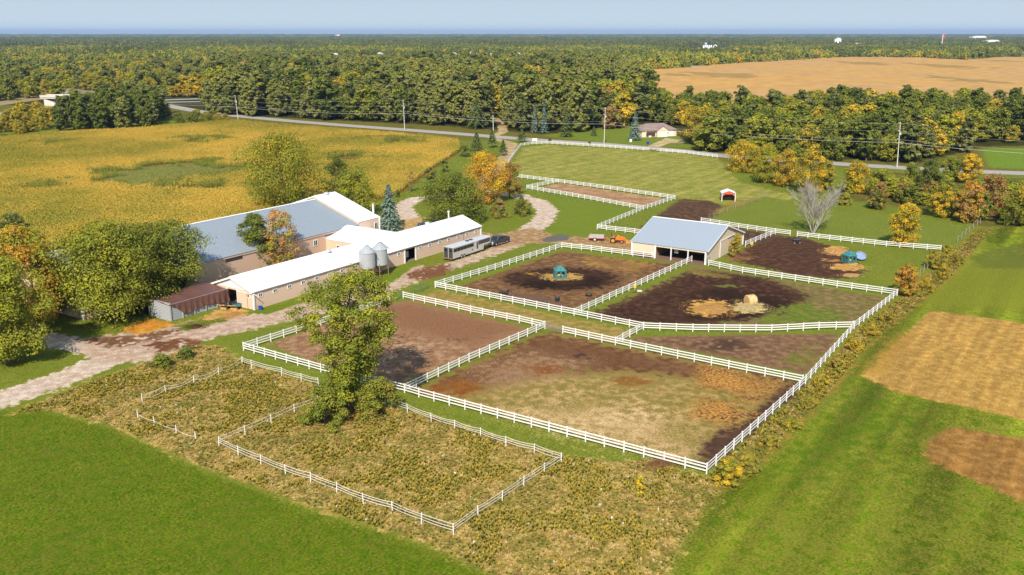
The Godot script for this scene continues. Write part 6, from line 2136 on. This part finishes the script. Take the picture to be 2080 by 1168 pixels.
func trees_near():
	tree("cottonwood", 712, 838, 545, 265, "vase", ["olive", "green", "olive", "yellowgreen", "green"], "tall loose cottonwood alone among weeds in front of the dirt paddock", 0.15, 0.26, 190, 80, "", "tree", 0.58)
	tree("cottonwood_scrub", 660, 862, 775, 110, "bush", ["green", "olive"], "dense leafy scrub at the cottonwood's foot beside the mown strip", 0.05, 0.22, 40, 90, "", "shrub")
	tree("cottonwood_scrub", 765, 842, 765, 120, "bush", ["olive", "green", "brush"], "olive scrub at the cottonwood's foot on the paddock side", 0.05, 0.22, 40, 90, "", "shrub")
	tree("broad_tree", 580, 424, 262, 215, "round", ["olive", "olive", "gold", "yellowgreen", "green"], "huge round olive-gold tree standing behind the riding hall", 0.08, 0.4, 150, 75, "", "tree", 0.95)
	tree("broad_tree", 722, 438, 338, 105, "round", ["yellowgreen", "green", "olive"], "bright yellow-green tree beside the hall's white end bay", 0.08, 0.34, 70, 60)
	tree("broad_tree", 690, 418, 318, 80, "round", ["deep", "green"], "dark green tree between the huge olive tree and corn", 0.1, 0.36, 60, 50)
	conifer_at("blue_spruce", 792, 468, 373, 62, "spruce", "blue spruce between the riding hall and parked silver car")
	tree("broad_tree", 925, 452, 345, 160, "round", ["green", "green", "olive", "deep"], "full green tree behind the stable's far end, by the loop drive", 0.05, 0.34, 120, 70)
	tree("broad_tree", 985, 412, 303, 118, "round", ["yellow", "orange", "gold", "gold"], "glowing orange-yellow tree beside the loop drive", 0.08, 0.34, 90, 60)
	tree("broad_tree", 1036, 402, 328, 62, "tall", ["rust", "olive", "brush"], "rust-brown narrow tree beside the orange one at the fence", 0.1, 0.34, 50, 50)
	tree("shrub_row", 1015, 442, 402, 48, "bush", ["brush", "brown", "olive"], "brownish shrub on the grass inside the loop drive", 0.05, 0.26, 30, 50, "", "shrub")
	tree("shrub_row", 1058, 436, 398, 55, "bush", ["deep", "olive", "brush"], "dark olive shrub at the tip of the loop drive's island", 0.05, 0.26, 34, 50, "", "shrub")
	tree("garden_shrub", 868, 462, 440, 34, "bush", ["green", "olive"], "low green shrub beside the dark parked car", 0.05, 0.24, 20, 40, "", "shrub")
	# maples before the riding hall
	tree("maple", 232, 652, 446, 250, "spread", ["olive", "green", "olive", "yellowgreen"], "wide olive maple on grass before the hall's gable, its trunk showing", 0.16, 0.32, 170, 85)
	tree("maple", 345, 606, 440, 190, "round", ["green", "green", "olive"], "green maple behind the tarpaulin bunker", 0.1, 0.32, 130, 75)
	tree("maple", 185, 610, 448, 150, "round", ["olive", "gold", "olive"], "maple with golden crown tips leaning over the hall roof", 0.1, 0.32, 90, 60)
	tree("maple", 75, 668, 452, 185, "round", ["gold", "olive", "olive", "yellowgreen", "orange"], "gold-tinged maple at the mouth of the side drive", 0.1, 0.32, 130, 70)
	tree("maple", 20, 738, 520, 190, "spread", ["olive", "yellowgreen", "olive"], "big yellow-olive maple overhanging the lawn beside the gravel drive", 0.12, 0.3, 150, 80)
	tree("maple", 112, 640, 520, 90, "round", ["yellowgreen", "olive"], "smaller olive maple in front of the tan gable corner", 0.1, 0.3, 60, 60)
	tree("maple", 292, 632, 446, 190, "round", ["olive", "green", "olive"], "olive maple close behind the wide one, over the dark lawn", 0.12, 0.32, 120, 70)
	tree("broad_tree", 36, 500, 430, 66, "round", ["deep", "grey"], "small grey-green tree at the corn's edge behind the maples", 0.1, 0.34, 50, 50)
	tree("broad_tree", 522, 548, 430, 82, "tall", ["green", "green", "deep"], "upright green tree between stable and hall, next to a fading one", 0.08, 0.3, 80, 60)
	tree("broad_tree", 574, 548, 424, 96, "tall", ["gold", "brown", "orange", "olive"], "thinning peach-gold tree between stable and hall", 0.12, 0.3, 70, 34)
	# row along the farm drive
	conifer_at("pine", 968, 306, 268, 38, "pine", "dark pine at the corn's corner beside the farm drive", 0.1, "", 16, 14)
	conifer_at("pine", 1000, 300, 263, 26, "pine", "tall thin pine where the farm drive nears the road", 0.22, "", 14, 12)
	conifer_at("pine", 1022, 316, 284, 24, "pine", "small pine on the lawn beside the climbing white fence", 0.22, "", 12, 12)
	conifer_at("pine", 1060, 289, 262, 28, "pine", "round-topped pine beside the white entrance sign", 0.2, "", 14, 12)
	tree("hedge_shrub", 945, 318, 292, 36, "bush", ["pine", "olive"], "low dark shrub under the corner pine along corn", 0.05, 0.4, 20, 30, "", "shrub")
	tree("young_tree", 902, 350, 322, 24, "round", ["pine", "olive"], "young dark tree in the row between corn and lawn, nearer the pines", 0.15, 0.34, 20, 30)
	tree("young_tree", 876, 372, 338, 30, "round", ["pine", "brush"], "young dark tree in the row between corn and lawn, nearer the drive", 0.15, 0.34, 24, 30)
	tree("young_tree", 834, 390, 344, 26, "round", ["brown", "brush"], "nearly bare brown young tree at the corn's corner", 0.25, 0.26, 24, 14)
	tree("hedge_shrub", 806, 400, 385, 20, "bush", ["deep", "green"], "small round green shrub beside the bare young tree", 0.05, 0.28, 14, 30, "", "shrub")
	# right side
	var r := RandomNumberGenerator.new()
	r.seed = 12
	var at := g(1652, 474)
	var t := thing("leafless_tree", "grey leafless many-stemmed tree behind the white fence gap", "tree", at)
	part("branches", bare(r, 10.5, height_at(at, 390), 8).mesh(), base(0.38, 0.345, 0.31, 0.9), t)
	tree("yellow_tree", 1833, 500, 408, 76, "tall", ["yellow", "yellow", "gold", "olive"], "bright yellow tree standing on pasture behind the white fence", 0.06, 0.28, 90, 60)
	tree("orange_tree", 1838, 600, 534, 60, "round", ["orange", "gold", "rust", "olive"], "round orange-brown small tree at the fence corner", 0.1, 0.24, 70, 55)
	tree("orange_tree", 1902, 546, 506, 52, "round", ["gold", "olive", "brush"], "ochre shrub-like tree among the yellow weeds beyond the fence corner", 0.08, 0.26, 40, 50)
	tree("orange_tree", 1922, 520, 494, 36, "round", ["gold", "olive"], "small ochre bush at the end of the white pasture fence", 0.08, 0.26, 26, 40)
	tree("barn_shrub", 1492, 512, 472, 34, "bush", ["olive", "gold"], "yellowing shrub against the barn's side wall", 0.05, 0.22, 34, 50, "", "shrub")
	tree("barn_shrub", 1482, 521, 500, 16, "bush", ["brush", "brown"], "small brown shrub at the foot of the barn's side wall", 0.05, 0.2, 16, 40, "", "shrub")
	for q in [[1508, 348, 280, 80, ["gold", "yellow", "olive"], "golden tree at the pasture end of the hedgerow"], [1552, 370, 290, 74, ["gold", "yellowgreen", "olive"], "yellow-green tree second in the hedgerow from pasture end"], [1590, 378, 300, 66, ["gold", "yellow", "brush"], "yellow tree in the middle of the hedgerow"], [1612, 362, 290, 50, ["green", "olive"], "narrow green tree rising behind the golden hedgerow"], [1640, 392, 300, 78, ["gold", "yellow", "olive", "brush"], "broad golden tree at the hedgerow's lower end"], [1672, 385, 322, 50, ["gold", "olive"], "smaller ochre tree closing the hedgerow"], [1535, 352, 296, 60, ["gold", "olive"], "ochre tree on the road side of the hedgerow"]]:
		tree("hedgerow_tree", q[0], q[1], q[2], q[3], "round", q[4], q[5], 0.03, 0.36, 64, 56)
	for q in [[1738, 392, 322, 68, ["gold", "yellow", "olive"], "golden tree rising beside the leaning pole"], [1790, 398, 340, 66, ["yellowgreen", "olive"], "yellow-green tree in front of the leaning pole"], [1850, 388, 328, 44, ["green", "olive"], "green tree right at the leaning pole's foot".replace("right ", "")], [1888, 400, 320, 62, ["green", "deep"], "dark green tree before the road, among the golden ones"], [1968, 372, 310, 52, ["yellow", "gold"], "bright gold tree at the green roadside field"], [1930, 368, 316, 50, ["green", "olive"], "green tree beside the bright gold one at roadside"], [1780, 424, 386, 48, ["brush", "deep"], "dark low shrub-tree on the pasture's upper edge"], [1912, 440, 372, 70, ["yellow", "gold", "green"], "yellow and green tree on the slope above the weeds"], [1965, 452, 366, 70, ["orange", "gold", "brown"], "orange-brown tree on the slope above the weeds"], [2010, 440, 350, 74, ["brown", "rust", "brush"], "tall pinkish-brown thinning tree beyond the weedy fence"], [2060, 458, 372, 80, ["gold", "olive", "green"], "golden olive tree at the top of the mown field"], [2120, 450, 360, 80, ["green", "olive"], "green tree at the far end of the mown field"], [1716, 416, 390, 30, ["brush", "olive"], "little olive shrub-tree beyond the leafless tree"], [1835, 412, 368, 44, ["olive", "brush"], "ochre shrub-tree below the leaning pole"]]:
		tree("slope_tree", q[0], q[1], q[2], q[3], "round", q[4], q[5], 0.05, 0.36, 56, 52)
	# by the house
	conifer_at("blue_spruce", 1289, 285, 227, 34, "spruce", "blue spruce with a brown top beside the ranch house")
	tree("shade_tree", 1412, 294, 212, 84, "spread", ["olive", "gold", "olive", "yellow"], "wide yellow-topped tree at the garage end of the ranch house", 0.22, 0.42, 80, 55)
	conifer_at("blue_spruce", 1086, 268, 208, 18, "spruce", "slim grey-blue spruce in the woods, one of two, beside an orange tree")
	conifer_at("blue_spruce", 1105, 270, 206, 18, "spruce", "slim grey-blue spruce in the woods, one of two, nearer the dark pine")
	conifer_at("pine", 968, 262, 196, 56, "pine", "big spreading pine across the road from the corn", 0.12)
	conifer_at("pine", 1150, 278, 215, 34, "pine", "dark pine on the lawn across the road from pasture fence", 0.05)
	conifer_at("pine", 1206, 276, 256, 16, "pine", "small round conifer on the lawn beside the transformer pole", 0.02, "", 12, 12)
	tree("roadside_shrub", 1117, 290.5, 280, 12, "bush", ["deep", "olive"], "small dark bush on the roadside fence near the entrance sign", 0.05, 0.4, 12, 24, "", "shrub")
	tree("roadside_shrub", 1197, 297, 287, 9, "bush", ["deep"], "tiny cone-shaped dark bush on the roadside fence", 0.05, 0.4, 10, 24, "", "shrub")
	tree("roadside_shrub", 1330, 306.5, 300, 36, "bush", ["olive", "brush"], "long low bush along the roadside fence before the house drive", 0.05, 0.4, 14, 24, "", "shrub")
	tree("verge_shrub", 1478, 985, 925, 62, "bush", ["yellow", "gold", "olive"], "bright yellow shrub at the lower corner of the long white fence", 0.03, 0.16, 50, 70, "", "shrub")
	tree("verge_shrub", 1515, 960, 918, 70, "bush", ["gold", "olive", "brush"], "ochre shrub next to the bright yellow one along the mown field", 0.03, 0.16, 50, 70, "", "shrub")
	tree("verge_shrub", 1300, 1000, 966, 26, "bush", ["yellow", "yellowgreen"], "small lemon-yellow sapling alone in the goldenrod", 0.05, 0.14, 20, 50, "", "shrub")
	for q in [[1560, 905, 880, 60, "brush"], [1605, 870, 845, 56, "olive"], [1640, 828, 800, 52, "brush"], [1672, 785, 758, 46, "gold"], [1700, 748, 722, 44, "brush"], [1735, 712, 684, 44, "gold"], [1768, 680, 655, 40, "gold"], [1800, 655, 628, 40, "brush"], [1880, 592, 560, 44, "gold"], [1915, 566, 536, 40, "gold"], [1945, 535, 508, 36, "brush"]]:
		tree("verge_shrub", q[0], q[1], q[2], q[3], "bush", [q[4], "olive", q[4], "gold"], "waist-high ochre shrub in the weedy strip along the rising white fence", 0.03, 0.17, 34, 44, "shrubs in the weedy strip", "shrub")
	tree("meadow_shrub", 330, 748, 715, 60, "bush", ["green", "olive"], "dark green weed clump beside the drive above the small pen", 0.03, 0.18, 30, 50, "", "shrub")
	tree("meadow_shrub", 378, 728, 702, 46, "bush", ["deep", "green"], "small dark green clump nearest the brown stain on the drive", 0.03, 0.18, 24, 50, "", "shrub")

func woods():
	var road_gap := pts2([-300, 166, 60, 172, 210, 188, 330, 205, 420, 221, 425, 236, 330, 222, 210, 206, 60, 190, -300, 178])
	var hwy := pts2([-250, 252, 0, 226, 130, 210, 260, 202, 470, 194, 470, 208, 260, 214, 130, 223, 0, 244, -250, 284])
	var house_gap := pts2([1255, 262, 1300, 250, 1400, 258, 1410, 296, 1300, 296, 1230, 285])
	var drive_gap := pts2([990, 276, 1030, 272, 1030, 245, 1000, 235, 988, 250])
	var keep := [road_gap, hwy, house_gap, drive_gap]
	wood([425, 234, 560, 239, 700, 246, 800, 250, 900, 257, 985, 264, 1030, 262, 1100, 272, 1235, 266, 1300, 258, 1330, 240, 1300, 200, 1240, 168, 1222, 150, 1000, 150, 430, 150], 9.8, [3, 3, 8, 3, 5, 0, 1, 3, 7, 2, 0, 8, 6, 4], "in the tall wood across the road", 1.15, 110, keep, 11)
	wood([-260, 232, 60, 200, 200, 200, 330, 196, 430, 212, 430, 140, -300, 140], 10.5, [5, 0, 7, 2, 3, 8, 0, 2, 7, 3, 4], "in the mixed wood along the highway", 0.85, 45, keep, 12)
	wood([105, 268, 118, 248, 200, 228, 300, 218, 338, 236, 325, 254, 260, 264], 7.5, [1, 5, 8, 1, 3, 1], "in the dark clump at the corn's far edge", 0.78, 36, [road_gap], 13)
	wood([-120, 290, -120, 262, 0, 250, 60, 236, 100, 245, 100, 262, 60, 275], 9.0, [7, 2, 4, 5, 7], "in the low thicket at the corn's far corner", 0.55, 14, [hwy], 14)
	wood([1405, 304, 1480, 316, 1560, 320, 1700, 327, 1860, 334, 1985, 304, 1995, 292, 2300, 288, 2300, 232, 2080, 236, 1900, 232, 1700, 230, 1500, 232, 1330, 226, 1310, 246, 1395, 262], 8.8, [5, 0, 1, 2, 0, 8, 7, 5, 4, 2, 1], "in the green wood below the ripe corn field", 0.82, 52, [house_gap], 15)
	wood([1700, 392, 1760, 404, 1850, 420, 1900, 428, 1985, 452, 2040, 462, 2250, 468, 2250, 404, 1990, 394, 1860, 392, 1760, 388], 6.0, [7, 2, 4, 0, 7, 5, 6, 2], "in the thicket above the pasture", 0.38, 32, [], 17)
	wood([350, 250, 400, 240, 470, 246, 420, 256], 5.5, [7, 5], "in the scrub beside the bending road", 0.3, 10, [], 16)
	for k in left_over:
		var w: Array = wood_kinds[k]
		multi("wood_mass", w[1], leafmat, left_over[k])

# ---------------------------------------------------------------- the scene
func _ready():
	var cam := Camera3D.new()
	cam.name = "camera"
	cam.position = Vector3(0, CAM_H, 0)
	cam.rotation.x = -pitch
	cam.fov = rad_to_deg(2.0 * atan(584.0 / FPX))
	cam.near = 0.5
	cam.far = 30000.0
	add_child(cam)
	cam.current = true
	var env := Environment.new()
	env.background_mode = Environment.BG_SKY
	var sky := Sky.new()
	var sm := ProceduralSkyMaterial.new()
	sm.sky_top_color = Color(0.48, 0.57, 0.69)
	sm.sky_horizon_color = Color(0.70, 0.76, 0.80)
	sm.sky_curve = 0.075
	sm.ground_bottom_color = Color(0.3, 0.32, 0.22)
	sm.ground_horizon_color = Color(0.62, 0.70, 0.76)
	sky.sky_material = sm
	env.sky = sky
	env.tonemap_mode = Environment.TONE_MAPPER_LINEAR
	env.tonemap_exposure = 1.4
	env.sdfgi_enabled = true
	env.ssao_enabled = true
	env.ssil_enabled = true
	env.fog_enabled = true
	env.fog_mode = Environment.FOG_MODE_EXPONENTIAL
	env.fog_density = 0.00005
	env.fog_light_color = Color(0.62, 0.77, 1.0)
	var we := WorldEnvironment.new()
	we.name = "environment"
	we.environment = env
	add_child(we)
	var sun := DirectionalLight3D.new()
	sun.name = "sun"
	sun.light_energy = 1.45
	sun.light_color = Color(1.0, 0.965, 0.90)
	sun.light_angular_distance = 0.5
	sun.shadow_enabled = true
	add_child(sun)
	sun.look_at_from_position(SUN_TO * 100.0, Vector3.ZERO)
	rng.seed = 7
	bark = worn("bark", base(0.16, 0.13, 0.10).albedo_color, base(0.09, 0.07, 0.055).albedo_color, 0.95, 0.0, Vector3(1, 0.3, 1), 61, 0.05)
	leafmat = vmat("leaf", 0.75, 0.45)
	white = base(0.78, 0.77, 0.75, 0.5)
	glass = base(0.02, 0.022, 0.026, 0.12)
	var t0 := Time.get_ticks_msec()
	# setting
	var gm := StandardMaterial3D.new()
	gm.albedo_texture = noise_tex(70, 0.01, srg(150, 138, 80), srg(196, 166, 112))
	gm.uv1_triplanar = true
	gm.uv1_world_triplanar = true
	gm.uv1_scale = Vector3(0.002, 0.002, 0.002)
	gm.roughness = 1.0
	structure("ground", boxm(Vector3(0, -0.53, -6750), Vector3(21000, 1.0, 16000)), gm)
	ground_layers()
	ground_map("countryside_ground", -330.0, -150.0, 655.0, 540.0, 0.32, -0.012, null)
	ground_map("farm_ground", -106.0, -60.0, 212.9, 190.0, 0.104, 0.0, null)
	print("ground ", Time.get_ticks_msec() - t0)
	roads()
	tan_field()
	buildings()
	fence_meshes()
	fences()
	silos()
	pickup()
	horse_trailer()
	suv("parked_car", g(806, 452, 0), 2.6, base(0.55, 0.55, 0.55, 0.3, 0.3), "silver sport utility car parked behind the blue spruce")
	suv("parked_car", g(850, 463, 0), 0.55, base(0.03, 0.04, 0.07, 0.3), "dark blue car parked behind the stable roof")
	tractor()
	yard_things()
	horse()
	power()
	far_buildings()
	print("things ", Time.get_ticks_msec() - t0)
	trees_near()
	print("trees ", Time.get_ticks_msec() - t0)
	wood_library()
	woods()
	far_woods()
	print("woods ", Time.get_ticks_msec() - t0)
	corn()
	weeds()
	lawn_tufts()
	print("all ", Time.get_ticks_msec() - t0)
